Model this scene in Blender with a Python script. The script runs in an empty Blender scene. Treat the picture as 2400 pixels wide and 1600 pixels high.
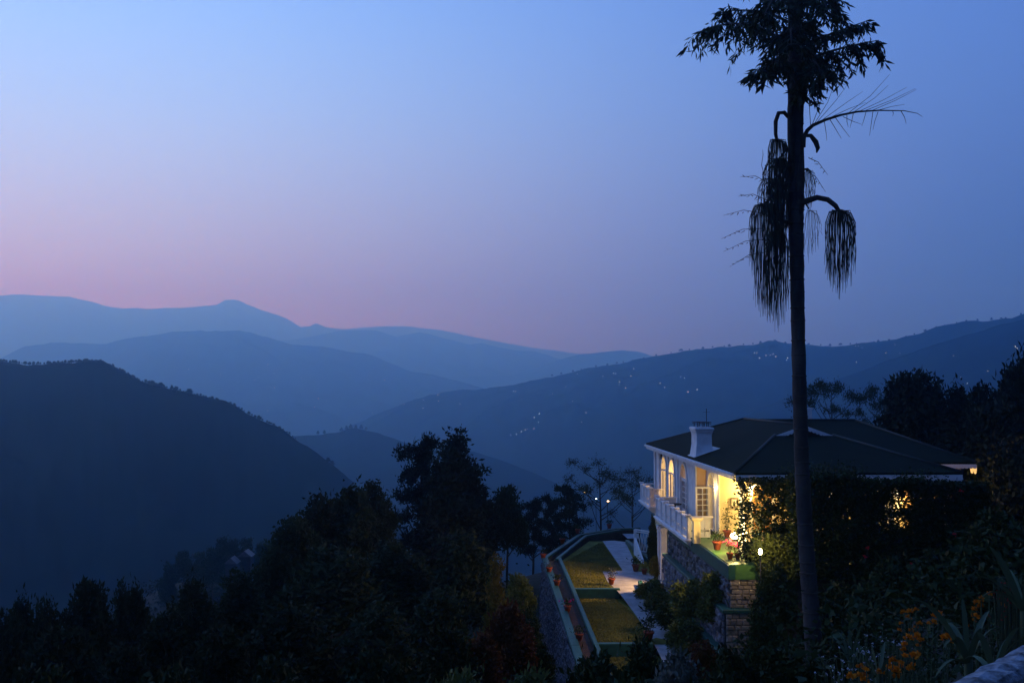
import bpy, bmesh, math, random
import numpy as np
from mathutils import Vector, Matrix, noise as mnoise

sc = bpy.context.scene
COL = sc.collection
R = math.radians

# ------------------------------------------------------------------ camera
F = 2400 * 35.0 / 36.0           # focal length in pixels of the 2400 px wide picture
cam_d = bpy.data.cameras.new('camera'); cam_d.lens = 35; cam_d.sensor_width = 36
cam_d.sensor_fit = 'HORIZONTAL'; cam_d.clip_start = 0.1; cam_d.clip_end = 80000
cam = bpy.data.objects.new('camera', cam_d); COL.objects.link(cam); sc.camera = cam
cam.rotation_euler = (R(92.94), 0, R(-1.23))
CR = cam.rotation_euler.to_matrix()

# ------------------------------------------------------------------ dusk sky
def srgb(r, g, b):
    f = lambda c: (c/12.92 if c <= .04045 else ((c+.055)/1.055)**2.4)
    return (f(r/255), f(g/255), f(b/255), 1)
world = bpy.data.worlds.new('World'); sc.world = world; world.use_nodes = True
wn = world.node_tree; bg = wn.nodes['Background']; bg.inputs[1].default_value = 1.74
def wnode(t, **k):
    n = wn.nodes.new(t)
    for a, b in k.items(): setattr(n, a, b)
    return n
tc = wnode('ShaderNodeTexCoord'); sep = wnode('ShaderNodeSeparateXYZ')
wn.links.new(tc.outputs['Generated'], sep.inputs[0])
flat = wnode('ShaderNodeCombineXYZ')
wn.links.new(sep.outputs[0], flat.inputs[0]); wn.links.new(sep.outputs[1], flat.inputs[1])
nrm = wnode('ShaderNodeVectorMath', operation='NORMALIZE'); wn.links.new(flat.outputs[0], nrm.inputs[0])
dot = wnode('ShaderNodeVectorMath', operation='DOT_PRODUCT'); wn.links.new(nrm.outputs[0], dot.inputs[0])
SUNAZ = R(-50); dot.inputs[1].default_value = (math.sin(SUNAZ), math.cos(SUNAZ), 0)
def mrange(src, a, b, c, d, smooth=False):
    n = wnode('ShaderNodeMapRange'); n.clamp = True
    if smooth: n.interpolation_type = 'SMOOTHSTEP'
    wn.links.new(src, n.inputs[0])
    for i, v in zip((1, 2, 3, 4), (a, b, c, d)): n.inputs[i].default_value = v
    return n.outputs[0]
def skyramp(stops):
    n = wnode('ShaderNodeValToRGB'); cr = n.color_ramp; cr.interpolation = 'B_SPLINE'
    while len(cr.elements) > 1: cr.elements.remove(cr.elements[-1])
    cr.elements[0].position = stops[0][0]; cr.elements[0].color = srgb(*stops[0][1])
    for p, c in stops[1:]:
        e = cr.elements.new(p); e.color = srgb(*c)
    return n
zz = mrange(sep.outputs[2], -0.2, 0.8, 0, 1)
# position = sin(elevation) + 0.2
toward = skyramp([(0.0, (30, 34, 44)), (.19, (100, 84, 84)), (.22, (276, 246, 220)), (.255, (262, 244, 226)), (.30, (230, 236, 243)), (.345, (204, 222, 249)),
                  (.40, (180, 210, 255)), (.47, (160, 202, 257)), (.58, (126, 175, 244)), (.75, (94, 142, 230)), (1, (72, 116, 208))])
middle = skyramp([(0.0, (24, 28, 40)), (.19, (70, 74, 84)), (.22, (150, 196, 224)), (.255, (154, 198, 228)), (.30, (164, 203, 239)), (.345, (172, 205, 246)),
                  (.40, (170, 205, 252)), (.47, (158, 201, 256)), (.58, (126, 175, 244)), (.75, (94, 142, 230)), (1, (72, 116, 208))])
away = skyramp([(0.0, (8, 10, 18)), (.19, (20, 25, 40)), (.22, (18, 40, 82)), (.255, (26, 48, 94)), (.30, (36, 62, 114)), (.345, (46, 75, 135)),
                (.40, (58, 90, 156)), (.47, (66, 103, 175)), (.58, (69, 107, 182)), (.75, (58, 95, 174)), (1, (46, 80, 160))])
for n_ in (toward, middle, away): wn.links.new(zz, n_.inputs[0])
tf0 = mrange(dot.outputs['Value'], .0, 1.0, 0, 1)
tfm = wnode('ShaderNodeMath', operation='POWER'); wn.links.new(tf0, tfm.inputs[0]); tfm.inputs[1].default_value = 2.2; tfac = tfm.outputs[0]
mx = wnode('ShaderNodeMix', data_type='RGBA'); wn.links.new(tfac, mx.inputs[0])
wn.links.new(away.outputs[0], mx.inputs[6]); wn.links.new(middle.outputs[0], mx.inputs[7])
glw = wnode('ShaderNodeMath', operation='POWER'); wn.links.new(tf0, glw.inputs[0]); glw.inputs[1].default_value = 4.0
mx2 = wnode('ShaderNodeMix', data_type='RGBA'); wn.links.new(glw.outputs[0], mx2.inputs[0])
wn.links.new(mx.outputs[2], mx2.inputs[6]); wn.links.new(toward.outputs[0], mx2.inputs[7])
dk = mrange(dot.outputs['Value'], -1.0, .05, .42, 1.0, True)
mul = wnode('ShaderNodeMix', data_type='RGBA', blend_type='MULTIPLY'); mul.inputs[0].default_value = 1
wn.links.new(mx2.outputs[2], mul.inputs[6])
cmb = wnode('ShaderNodeCombineColor')
for i in range(3): wn.links.new(dk, cmb.inputs[i])
wn.links.new(cmb.outputs[0], mul.inputs[7]); wn.links.new(mul.outputs[2], bg.inputs[0])

vs = sc.view_settings; vs.view_transform = 'Standard'; vs.look = 'None'; vs.exposure = 0; vs.gamma = 1
try: vs.use_curve_mapping = False
except Exception: pass
sc.cycles.max_bounces = 9; sc.cycles.diffuse_bounces = 3; sc.cycles.glossy_bounces = 2
sc.cycles.transmission_bounces = 4; sc.cycles.transparent_max_bounces = 8; sc.cycles.volume_bounces = 8
sc.cycles.sample_clamp_indirect = 4; sc.cycles.use_denoising = True
HAZE = 4.0e-4

# ------------------------------------------------------------------ helpers
def ray(px, py): return CR @ Vector(((px-1200)/F, -(py-800)/F, -1))
def PD(px, py, D):                      # the point seen at (px,py), D metres north of the camera
    d = ray(px, py); return d*(D/d.y)
def PZ(px, py, z):                      # the point seen at (px,py) at height z
    d = ray(px, py); return d*(z/d.z)

def link(name, me, mat=None, parent=None):
    if mat is not None:
        me.materials.clear(); me.materials.append(mat)
    o = bpy.data.objects.new(name, me); COL.objects.link(o)
    if parent is not None: o.parent = parent
    return o
def empty(name, loc=(0, 0, 0), rz=0):
    o = bpy.data.objects.new(name, None); COL.objects.link(o)
    o.location = loc; o.rotation_euler = (0, 0, rz); o.empty_display_size = .3
    return o
def tag(o, label=None, cat=None, group=None, kind=None):
    if label: o['label'] = label
    if cat: o['category'] = cat
    if group: o['group'] = group
    if kind: o['kind'] = kind
    return o
def npmesh(name, V, Fc, smooth=False):
    V = np.asarray(V, dtype=np.float32); Fc = np.asarray(Fc, dtype=np.int32)
    me = bpy.data.meshes.new(name); n, k = Fc.shape
    me.vertices.add(len(V)); me.vertices.foreach_set('co', V.ravel())
    me.loops.add(n*k); me.loops.foreach_set('vertex_index', Fc.ravel())
    me.polygons.add(n)
    me.polygons.foreach_set('loop_start', np.arange(0, n*k, k, dtype=np.int32))
    me.polygons.foreach_set('loop_total', np.full(n, k, dtype=np.int32))
    if smooth: me.polygons.foreach_set('use_smooth', np.ones(n, dtype=bool))
    me.update(calc_edges=True); me.validate(); return me

class MB:
    def __init__(s): s.v = []; s.f = []; s.sm = []
    def add(s, vs, fs, smooth=False):
        b = len(s.v); s.v += [tuple(p) for p in vs]
        for f in fs: s.f.append([i+b for i in f]); s.sm.append(smooth)
        return s
    def box(s, x0, x1, y0, y1, z0, z1):
        return s.add([(x0,y0,z0),(x1,y0,z0),(x1,y1,z0),(x0,y1,z0),(x0,y0,z1),(x1,y0,z1),(x1,y1,z1),(x0,y1,z1)],
                     [(3,2,1,0),(4,5,6,7),(0,1,5,4),(1,2,6,5),(2,3,7,6),(3,0,4,7)])
    def beam(s, a, b, w, h, up=(0, 0, 1)):          # box section w x h centred on the line a-b
        a = Vector(a); b = Vector(b); d = (b-a).normalized(); u = Vector(up)
        r = d.cross(u)
        if r.length < 1e-4: r = d.cross(Vector((1, 0, 0)))
        r.normalize(); u = r.cross(d).normalized()
        vs = []
        for p in (a, b):
            for i, j in ((-1,-1),(1,-1),(1,1),(-1,1)): vs.append(p + r*(i*w/2) + u*(j*h/2))
        return s.add(vs, [(3,2,1,0),(4,5,6,7),(0,1,5,4),(1,2,6,5),(2,3,7,6),(3,0,4,7)])
    def prism(s, poly, axis, a, b):                  # polygon extruded along an axis; poly are the two other coordinates in order
        def mk(p, t):
            return (t, p[0], p[1]) if axis == 'x' else ((p[0], t, p[1]) if axis == 'y' else (p[0], p[1], t))
        n = len(poly); vs = [mk(p, a) for p in poly] + [mk(p, b) for p in poly]
        fs = [tuple(range(n)), tuple(range(2*n-1, n-1, -1))] + [(i, i+n, (i+1) % n+n, (i+1) % n) for i in range(n)]
        return s.add(vs, fs)
    def tube(s, pts, rad, n=8, cap=True, smooth=True):
        pts = [Vector(p) for p in pts]; m = len(pts)
        if not hasattr(rad, '__len__'): rad = [rad]*m
        vs = []; ref = None
        for i, p in enumerate(pts):
            d = (pts[min(i+1, m-1)]-pts[max(i-1, 0)])
            d = d.normalized() if d.length > 1e-9 else Vector((0, 0, 1))
            if ref is None: ref = d.orthogonal().normalized()
            ref = (ref - d*ref.dot(d))
            ref = ref.normalized() if ref.length > 1e-6 else d.orthogonal().normalized()
            q = d.cross(ref)
            for k in range(n):
                a = 2*math.pi*k/n; vs.append(p + (ref*math.cos(a)+q*math.sin(a))*rad[i])
        fs = [(i*n+k, i*n+(k+1) % n, (i+1)*n+(k+1) % n, (i+1)*n+k) for i in range(m-1) for k in range(n)]
        if cap: fs += [tuple(range(n-1, -1, -1)), tuple(range((m-1)*n, m*n))]
        return s.add(vs, fs, smooth)
    def lathe(s, prof, c=(0, 0, 0), n=16, smooth=True):
        vs = []
        for r, z in prof:
            for k in range(n):
                a = 2*math.pi*k/n; vs.append((c[0]+r*math.cos(a), c[1]+r*math.sin(a), c[2]+z))
        m = len(prof)
        fs = [(i*n+k, i*n+(k+1) % n, (i+1)*n+(k+1) % n, (i+1)*n+k) for i in range(m-1) for k in range(n)]
        fs += [tuple(range(n-1, -1, -1)), tuple(range((m-1)*n, m*n))]
        return s.add(vs, fs, smooth)
    def mesh(s, name='mesh'):
        me = bpy.data.meshes.new(name); me.from_pydata(s.v, [], s.f); me.update()
        if any(s.sm): me.polygons.foreach_set('use_smooth', s.sm)
        return me
    def build(s, name, mat, parent=None, bevel=0):
        o = link(name, s.mesh(name), mat, parent)
        if bevel:
            m = o.modifiers.new('b', 'BEVEL'); m.width = bevel; m.segments = 1; m.limit_method = 'ANGLE'
        return o
def place_in(o, parent):               # parent given in world space, keep the mesh where it is
    o.parent = parent; o.matrix_parent_inverse = parent.matrix_basis.inverted(); return o

# ------------------------------------------------------------------ materials
def material(name, col, col2=None, scale=6, rough=.8, bump=0, spec=.3, metal=0, obj_rand=0, detail=6, translucent=0, bscale=None, lo=.35, hi=.65):
    m = bpy.data.materials.new(name); m.use_nodes = True; nt = m.node_tree; b = nt.nodes['Principled BSDF']
    b.inputs['Roughness'].default_value = rough; b.inputs['Metallic'].default_value = metal
    b.inputs['Specular IOR Level'].default_value = spec
    t = nt.nodes.new('ShaderNodeTexCoord'); n = nt.nodes.new('ShaderNodeTexNoise')
    n.inputs['Scale'].default_value = scale; n.inputs['Detail'].default_value = detail
    nt.links.new(t.outputs['Object'], n.inputs[0])
    mr = nt.nodes.new('ShaderNodeMapRange'); nt.links.new(n.outputs[0], mr.inputs[0])
    mr.inputs[1].default_value = lo; mr.inputs[2].default_value = hi
    mix = nt.nodes.new('ShaderNodeMix'); mix.data_type = 'RGBA'; nt.links.new(mr.outputs[0], mix.inputs[0])
    c2 = col2 or tuple(c*.8 for c in col)
    mix.inputs[6].default_value = (*col, 1); mix.inputs[7].default_value = (*c2, 1)
    out = mix.outputs[2]
    if obj_rand:
        oi = nt.nodes.new('ShaderNodeObjectInfo'); hs = nt.nodes.new('ShaderNodeHueSaturation')
        r = nt.nodes.new('ShaderNodeMapRange'); nt.links.new(oi.outputs['Random'], r.inputs[0])
        r.inputs[3].default_value = 1-obj_rand; r.inputs[4].default_value = 1+obj_rand
        nt.links.new(r.outputs[0], hs.inputs['Value']); nt.links.new(out, hs.inputs['Color']); out = hs.outputs[0]
    nt.links.new(out, b.inputs['Base Color'])
    if bump:
        n2 = nt.nodes.new('ShaderNodeTexNoise'); n2.inputs['Scale'].default_value = bscale or scale*4; n2.inputs['Detail'].default_value = 6
        nt.links.new(t.outputs['Object'], n2.inputs[0])
        bp = nt.nodes.new('ShaderNodeBump'); bp.inputs['Strength'].default_value = bump; bp.inputs['Distance'].default_value = .05
        nt.links.new(n2.outputs[0], bp.inputs['Height']); nt.links.new(bp.outputs[0], b.inputs['Normal'])
    if translucent:
        tr = nt.nodes.new('ShaderNodeBsdfTranslucent'); nt.links.new(out, tr.inputs[0])
        ms = nt.nodes.new('ShaderNodeMixShader'); ms.inputs[0].default_value = translucent
        nt.links.new(b.outputs[0], ms.inputs[1]); nt.links.new(tr.outputs[0], ms.inputs[2])
        nt.links.new(ms.outputs[0], nt.nodes['Material Output'].inputs[0])
    return m
def emitter(name, col, strength, sample=False):
    m = bpy.data.materials.new(name); m.use_nodes = True; nt = m.node_tree
    nt.nodes.remove(nt.nodes['Principled BSDF']); e = nt.nodes.new('ShaderNodeEmission')
    e.inputs[0].default_value = (*col, 1); e.inputs[1].default_value = strength
    nt.links.new(e.outputs[0], nt.nodes['Material Output'].inputs[0])
    if not sample: m.cycles.emission_sampling = 'NONE'
    return m
M = {}
M['slope'] = material('slope_soil', (.014,.020,.008), (.024,.022,.013), .6, .95, .6)
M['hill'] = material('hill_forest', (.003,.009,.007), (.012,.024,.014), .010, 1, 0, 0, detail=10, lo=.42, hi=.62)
M['valley'] = material('valley', (.02,.03,.02), (.035,.04,.022), .004, 1, 0, 0)
M['lawn'] = material('lawn_grass', (.18,.155,.03), (.10,.095,.02), .9, .95, .9, .1, bscale=30)
M['blade'] = material('grass_blade', (.19,.165,.032), (.10,.10,.022), .8, .8)
M['path'] = material('path_concrete', (.33,.30,.29), (.22,.20,.20), 2.2, .75, .25)
M['greenpaint'] = material('green_painted_cement', (.016,.080,.064), (.011,.055,.045), 4, .55, .15)
M['greenfloor'] = material('green_floor_paint', (.065,.16,.045), (.045,.12,.035), 3, .5, .1)
M['soil'] = material('red_soil', (.07,.03,.018), (.035,.018,.012), 5, .95, .6)
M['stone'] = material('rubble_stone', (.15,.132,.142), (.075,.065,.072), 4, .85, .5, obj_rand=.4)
M['mortar'] = material('mortar', (.05,.045,.045), (.03,.028,.03), 8, .95, .5)
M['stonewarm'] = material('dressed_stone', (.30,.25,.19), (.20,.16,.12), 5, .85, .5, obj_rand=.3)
M['white'] = material('white_paint', (.72,.70,.68), (.60,.58,.57), 2.5, .6, .05)
M['cream'] = material('cream_wall', (.74,.62,.36), (.68,.56,.31), 1.5, .75, .05)
M['ochre'] = material('ochre_wall', (.60,.38,.20), (.52,.32,.16), 1.5, .75, .05)
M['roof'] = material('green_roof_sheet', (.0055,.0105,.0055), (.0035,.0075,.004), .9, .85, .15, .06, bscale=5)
M['ridgecap'] = material('roof_ridge_cap', (.010,.014,.011), (.007,.010,.008), 2, .7)
M['iron'] = material('dark_iron', (.02,.02,.022), None, 8, .6)
M['terracotta'] = material('terracotta', (.26,.050,.022), (.18,.036,.018), 9, .7, .1, obj_rand=.2)
M['wood'] = material('dark_wood', (.06,.035,.02), (.035,.02,.012), 12, .6)
M['orange'] = material('orange_wood', (.45,.20,.06), (.36,.15,.04), 5, .5)
M['floor'] = material('porch_floor', (.40,.33,.25), (.32,.26,.20), 3, .45)
M['paper'] = material('picture_paper', (.70,.64,.50), (.35,.30,.22), 14, .7)
M['bark'] = material('bark', (.05,.042,.036), (.028,.023,.02), 6, .9, .6)
M['palmbark'] = material('palm_bark', (.055,.046,.043), (.026,.021,.021), 1.6, .85, .5, bscale=14)
M['deadstalk'] = material('dry_stalk', (.055,.045,.036), (.03,.024,.02), 6, .85)
M['strand'] = material('fruit_strand', (.045,.048,.03), (.025,.026,.018), 3, .85)
def leafmat(name, c, c2, tr=.2): return material(name, c, c2, .9, .7, 0, .15, obj_rand=.25, translucent=tr)
M['leaf'] = leafmat('leaf_broad', (.026,.040,.014), (.013,.022,.008))
M['leafdark'] = leafmat('leaf_conifer', (.015,.022,.012), (.008,.013,.007), .05)
M['leafpale'] = leafmat('leaf_feathery', (.040,.052,.026), (.024,.032,.016))
M['leafpalm'] = leafmat('leaf_palm', (.030,.040,.016), (.018,.024,.010), .1)
M['leafvine'] = leafmat('leaf_vine', (.027,.042,.010), (.014,.024,.006), .10)
M['leafshrub'] = leafmat('leaf_shrub', (.10,.12,.03), (.05,.065,.018))
M['leafgrey'] = leafmat('leaf_variegated', (.13,.13,.10), (.025,.035,.02), .1)
M['leafrust'] = leafmat('leaf_rust', (.10,.030,.009), (.055,.020,.007))
M['leafgold'] = leafmat('leaf_gold', (.24,.17,.02), (.11,.09,.02))
M['strap'] = leafmat('leaf_strap', (.075,.105,.055), (.045,.065,.03), .15)
M['pink'] = leafmat('petal_pink', (.75,.10,.24), (.62,.06,.16), .3)
M['magenta'] = leafmat('petal_magenta', (.62,.02,.22), (.5,.015,.16), .2)
M['red'] = leafmat('petal_red', (.35,.015,.02), (.24,.01,.015), .2)
M['marigold'] = leafmat('petal_marigold', (.72,.22,.01), (.58,.14,.006), .1)
M['whitepetal'] = leafmat('petal_white', (.62,.62,.68), (.5,.5,.56), .2)
M['bulb'] = emitter('warm_bulb', (1, .82, .42), 60)
M['softbulb'] = emitter('soft_bulb', (1, .80, .45), 14)
M['litwin'] = emitter('lit_window_white', (.80, .90, 1), 1.0)
M['litwarm'] = emitter('lit_window_warm', (1, .72, .40), 1.0)
def glass():
    m = bpy.data.materials.new('window_glass'); m.use_nodes = True; nt = m.node_tree
    nt.nodes.remove(nt.nodes['Principled BSDF'])
    tr = nt.nodes.new('ShaderNodeBsdfTransparent'); tr.inputs[0].default_value = (.86,.88,.88,1)
    gl = nt.nodes.new('ShaderNodeBsdfGlossy'); gl.inputs['Roughness'].default_value = .05
    ms = nt.nodes.new('ShaderNodeMixShader'); fr = nt.nodes.new('ShaderNodeFresnel'); fr.inputs[0].default_value = 1.5
    nt.links.new(fr.outputs[0], ms.inputs[0]); nt.links.new(tr.outputs[0], ms.inputs[1]); nt.links.new(gl.outputs[0], ms.inputs[2])
    nt.links.new(ms.outputs[0], nt.nodes['Material Output'].inputs[0]); return m
M['glass'] = glass()

# ------------------------------------------------------------------ terrain
def tps_fit(P):
    P = np.array(P, float); n = len(P); X = P[:, :2]
    d = np.linalg.norm(X[:, None]-X[None], axis=2)
    K = np.where(d > 0, d*d*np.log(d+1e-12), 0) + np.eye(n)*1.0
    A = np.zeros((n+3, n+3)); A[:n, :n] = K; A[:n, n] = 1; A[:n, n+1:] = X; A[n, :n] = 1; A[n+1:, :n] = X.T
    w = np.linalg.solve(A, np.concatenate([P[:, 2], np.zeros(3)]))
    def ev(x, y):
        x = np.asarray(x, float); y = np.asarray(y, float); sh = x.shape
        Q = np.stack([x.ravel(), y.ravel()], 1)
        out = np.empty(len(Q))
        for i in range(0, len(Q), 20000):
            q = Q[i:i+20000]; dd = np.linalg.norm(q[:, None]-X[None], axis=2)
            out[i:i+20000] = np.where(dd > 0, dd*dd*np.log(dd+1e-12), 0) @ w[:n] + w[n] + q @ w[n+1:]
        return out.reshape(sh)
    return ev
slopeH = tps_fit([(0,-40,0),(60,-40,20),(-60,-40,-20),(0,0,-1.75),(4,4,-1.9),(-10,0,-5),(-30,0,-14),(-60,0,-32),(-120,0,-75),
    (0,8,-4.2),(0,15,-7.5),(3,30,-12.4),(2,37,-13.2),(1.5,58,-13.6),(5,71,-12.5),(-8,35,-13.2),(-10,50,-13.2),(-8,58,-12.4),(-2,64,-12.9),(-14,42,-14.4),(-20,45,-15.6),(-30,30,-18),(-35,45,-23),(-14,30,-13.2),(-20,65,-22),
    (-40,80,-38),(-8,80,-21),(-40,170,-46),(-67,250,-47),(-100,100,-70),(-120,200,-95),(0,120,-48),(10,72,-12),(22,72,-11.5),(40,80,-9),(60,60,0),(40,150,-58),
    (110,100,8),(110,0,30),(0,220,-100),(60,230,-100),(-30,260,-90),(120,230,-80),
    (6,10,-3.0),(9,27,-6.9),(14,32,-7.4),(20,38,-7.2),(30,40,-6),(40,20,2),(15,10,-1.2),(12,20,-4.6),(6,24,-8.5),(6,33,-10.9)])
def gx(y): return 3.15 + .012*max(0, 58-y)      # x of the garden's left wall
def ground(x, y):
    """height of the natural ground"""
    z = float(slopeH(np.array([x]), np.array([y]))[0])
    if 36 < y < 70 and x > gx(y)+.2 and x < 24: z = min(z, -11.3)
    return z
def vnoise(x, y, sc_, oct_=4, seed=0):
    """value noise on numpy arrays, about -1..1"""
    out = np.zeros_like(x, dtype=float); amp = 1; tot = 0
    rs = np.random.RandomState(seed); tab = rs.rand(256, 256)*2-1
    f = 1/sc_
    for o in range(oct_):
        u = x*f+17.3*o; v = y*f+31.7*o
        i = np.floor(u).astype(int); j = np.floor(v).astype(int); a = u-i; b = v-j
        a = a*a*(3-2*a); b = b*b*(3-2*b)
        g = lambda p, q: tab[p % 256, q % 256]
        out += amp*((g(i,j)*(1-a)+g(i+1,j)*a)*(1-b)+(g(i,j+1)*(1-a)+g(i+1,j+1)*a)*b)
        tot += amp; amp *= .5; f *= 2.03
    return out/tot
def grid_mesh(name, X, Y, Z, smooth=True):
    n, m = X.shape; V = np.stack([X, Y, Z], 2).reshape(-1, 3)
    idx = np.arange(n*m).reshape(n, m)
    Fc = np.stack([idx[:-1,:-1], idx[:-1,1:], idx[1:,1:], idx[1:,:-1]], 2).reshape(-1, 4)
    return npmesh(name, V, Fc, smooth)
xs = np.linspace(-130, 130, 261); ys = np.linspace(-40, 260, 301)
GX, GY = np.meshgrid(xs, ys)
GZ = slopeH(GX, GY) + .35*vnoise(GX, GY, 6, 3, 3)
GXW = 3.15 + .012*np.maximum(0, 58-GY)
ins = (GY > 36) & (GY < 70) & (GX > GXW-.2) & (GX < 24)
GZ = np.where(ins, np.minimum(GZ, -11.3), GZ)
tag(link('ground', grid_mesh('ground', GX, GY, GZ), M['slope']), kind='structure')

# far valley floor that everything stands on
n = 60; vx = np.linspace(-13500, 13500, n); vy = np.linspace(-2500, 12000, n); VX, VY = np.meshgrid(vx, vy)
VZ = -560 + 30*vnoise(VX, VY, 1500, 3, 9)
tag(link('valley_floor', grid_mesh('valley_floor', VX, VY, VZ), M['valley']), kind='structure')
# skirt that carries the hillside from the near ground down to the valley floor
def skirt(name, inner, outer, zin, zout, rows=24):
    pts_in = np.array(inner, float); pts_out = np.array(outer, float)
    t = np.linspace(0, 1, rows)[:, None]
    X = pts_in[None, :, 0]*(1-t)+pts_out[None, :, 0]*t; Y = pts_in[None, :, 1]*(1-t)+pts_out[None, :, 1]*t
    Z = zin[None]*(1-t**.8)+zout[None]*t**.8
    Z = Z + 25*vnoise(X, Y, 160, 4, 5)*(t*(1-t)*4)
    tag(link(name, grid_mesh(name, X, Y, Z), M['hill']), kind='structure')
loop_in = [(x, 259) for x in np.linspace(129, -129, 40)] + [(-129, y) for y in np.linspace(258, -39, 40)]
loop_out = [(700*math.cos(a)+0, 150+650*math.sin(a)) for a in np.linspace(R(40), R(205), 80)]
zin = slopeH(np.array([p[0] for p in loop_in]), np.array([p[1] for p in loop_in])) - .6
skirt('hillside', loop_in, loop_out, zin, np.full(80, -530.))

# mountains, each a ridge with its own slopes
def mountain(name, prof, Dfun, foot, slope_deg, seed, amp, nsc, x0=-600, x1=3000, step=5, rows=46, back=.8):
    prof = sorted(prof); px = np.arange(x0, x1+1, step).astype(float)
    py = np.interp(px, [p[0] for p in prof], [p[1] for p in prof])
    top = np.array([PD(a, b, Dfun(a))[:] for a, b in zip(px, py)])
    hd = np.stack([top[:, 0], top[:, 1]], 1); dist = np.linalg.norm(hd, axis=1); hd /= dist[:, None]
    run = (top[:, 2]-foot)/math.tan(R(slope_deg))
    vv = np.concatenate([-np.linspace(1, 0, rows)**1.5, np.linspace(0, 1, 14)[1:]])
    X = np.empty((len(vv), len(px))); Y = X.copy(); Z = X.copy()
    for i, v in enumerate(vv):
        r = run*v*(1 if v < 0 else back)
        X[i] = top[:, 0]+hd[:, 0]*r; Y[i] = top[:, 1]+hd[:, 1]*r
        Z[i] = top[:, 2]-(top[:, 2]-foot)*abs(v)**.93
    fade = np.minimum(1, np.abs(vv)*7)[:, None]*(1-np.abs(vv)**4)[:, None]
    rg = 1-np.abs(vnoise(X, Y, nsc, 5, seed))*2
    Z += amp*(rg-.5)*fade + .25*amp*vnoise(X, Y, nsc*.22, 3, seed+1)*fade
    Z += .045*amp*vnoise(X, Y, nsc*.06, 3, seed+2)
    tag(link(name, grid_mesh(name, X, Y, Z), M['hill']), kind='structure')
    return lambda a: (float(np.interp(a, px, py)))
P_far = [(-600,720),(-200,700),(0,693),(60,690),(110,694),(165,695),(215,708),(250,716),(285,722),(360,723),(430,721),(480,716),(508,714),(525,704),(540,702),(553,702),(580,713),(620,728),(650,738),(675,748),(705,765),(725,764),(741,756),(760,765),(800,772),(850,774),(1000,790),(1200,830),(1500,880),(3000,900)]
P_veil = [(-600,800),(600,795),(760,778),(830,769),(900,764),(960,765),(1040,775),(1120,792),(1250,815),(1400,835),(1600,850),(1800,860),(3000,880)]
P_peak = [(-600,900),(500,830),(640,800),(720,790),(790,777),(840,772),(880,775),(930,790),(955,784),(985,778),(1010,783),(1060,797),(1100,808),(1130,804),(1170,816),(1250,823),(1290,835),(1340,850),(1500,890),(3000,960)]
P_bump = [(-600,920),(1200,880),(1300,846),(1360,830),(1400,826),(1460,821),(1500,824),(1540,836),(1600,850),(3000,900)]
P_mid = [(-600,870),(-100,850),(0,840),(30,824),(60,810),(120,803),(180,804),(250,806),(290,795),(380,781),(470,774),(520,776),(560,773),(600,784),(680,806),(760,814),(850,828),(890,840),(960,868),(1060,890),(1200,930),(1500,1000),(3000,1100)]
P_right = [(-600,1250),(400,1140),(700,1050),(850,985),(900,962),(960,940),(1000,925),(1050,916),(1120,912),(1200,902),(1300,880),(1380,863),(1440,853),(1500,842),(1540,833),(1600,822),(1680,813),(1760,807),(1800,801),(1820,801),(1850,806),(1950,810),(2000,806),(2080,800),(2130,788),(2200,766),(2270,752),(2350,747),(2370,745),(2400,735),(2600,660),(3000,600)]
P_rightnear = [(1500,1060),(1700,990),(1900,910),(2000,875),(2100,838),(2200,805),(2300,775),(2400,748),(2600,690),(3000,620)]
P_spur = [(-600,1300),(500,1060),(680,1022),(750,1017),(795,1012),(815,1005),(840,1004),(865,1010),(900,1020),(960,1038),(1040,1058),(1130,1085),(1250,1120),(1400,1180),(1800,1300),(3000,1500)]
P_spur2 = [(600,1300),(900,1130),(1000,1070),(1060,1052),(1110,1058),(1180,1080),(1250,1108),(1330,1145),(1450,1200),(1800,1350)]
P_left = [(-600,800),(-200,838),(0,846),(70,853),(130,851),(200,846),(240,847),(260,856),(290,872),(330,892),(365,901),(400,911),(440,920),(480,930),(530,942),(555,952),(580,968),(610,982),(640,995),(670,1012),(700,1034),(720,1045),(750,1068),(790,1097),(830,1132),(900,1195),(1000,1290),(1300,1500)]
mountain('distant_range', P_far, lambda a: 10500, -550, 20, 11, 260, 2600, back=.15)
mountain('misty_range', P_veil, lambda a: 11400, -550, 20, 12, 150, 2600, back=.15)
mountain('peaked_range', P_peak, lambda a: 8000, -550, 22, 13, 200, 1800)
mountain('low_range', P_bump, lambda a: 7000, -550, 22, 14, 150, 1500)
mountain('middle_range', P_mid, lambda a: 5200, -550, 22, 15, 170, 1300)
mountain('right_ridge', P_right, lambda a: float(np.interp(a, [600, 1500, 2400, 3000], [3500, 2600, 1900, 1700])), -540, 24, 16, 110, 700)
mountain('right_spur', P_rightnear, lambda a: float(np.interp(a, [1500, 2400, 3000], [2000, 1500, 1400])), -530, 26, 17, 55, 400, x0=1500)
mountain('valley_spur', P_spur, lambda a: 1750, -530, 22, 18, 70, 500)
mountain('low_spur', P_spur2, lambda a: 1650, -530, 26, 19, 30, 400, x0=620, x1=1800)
mountain('left_hill', P_left, lambda a: 820, -480, 36, 20, 60, 260, x0=-600, x1=1300, step=6)

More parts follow.
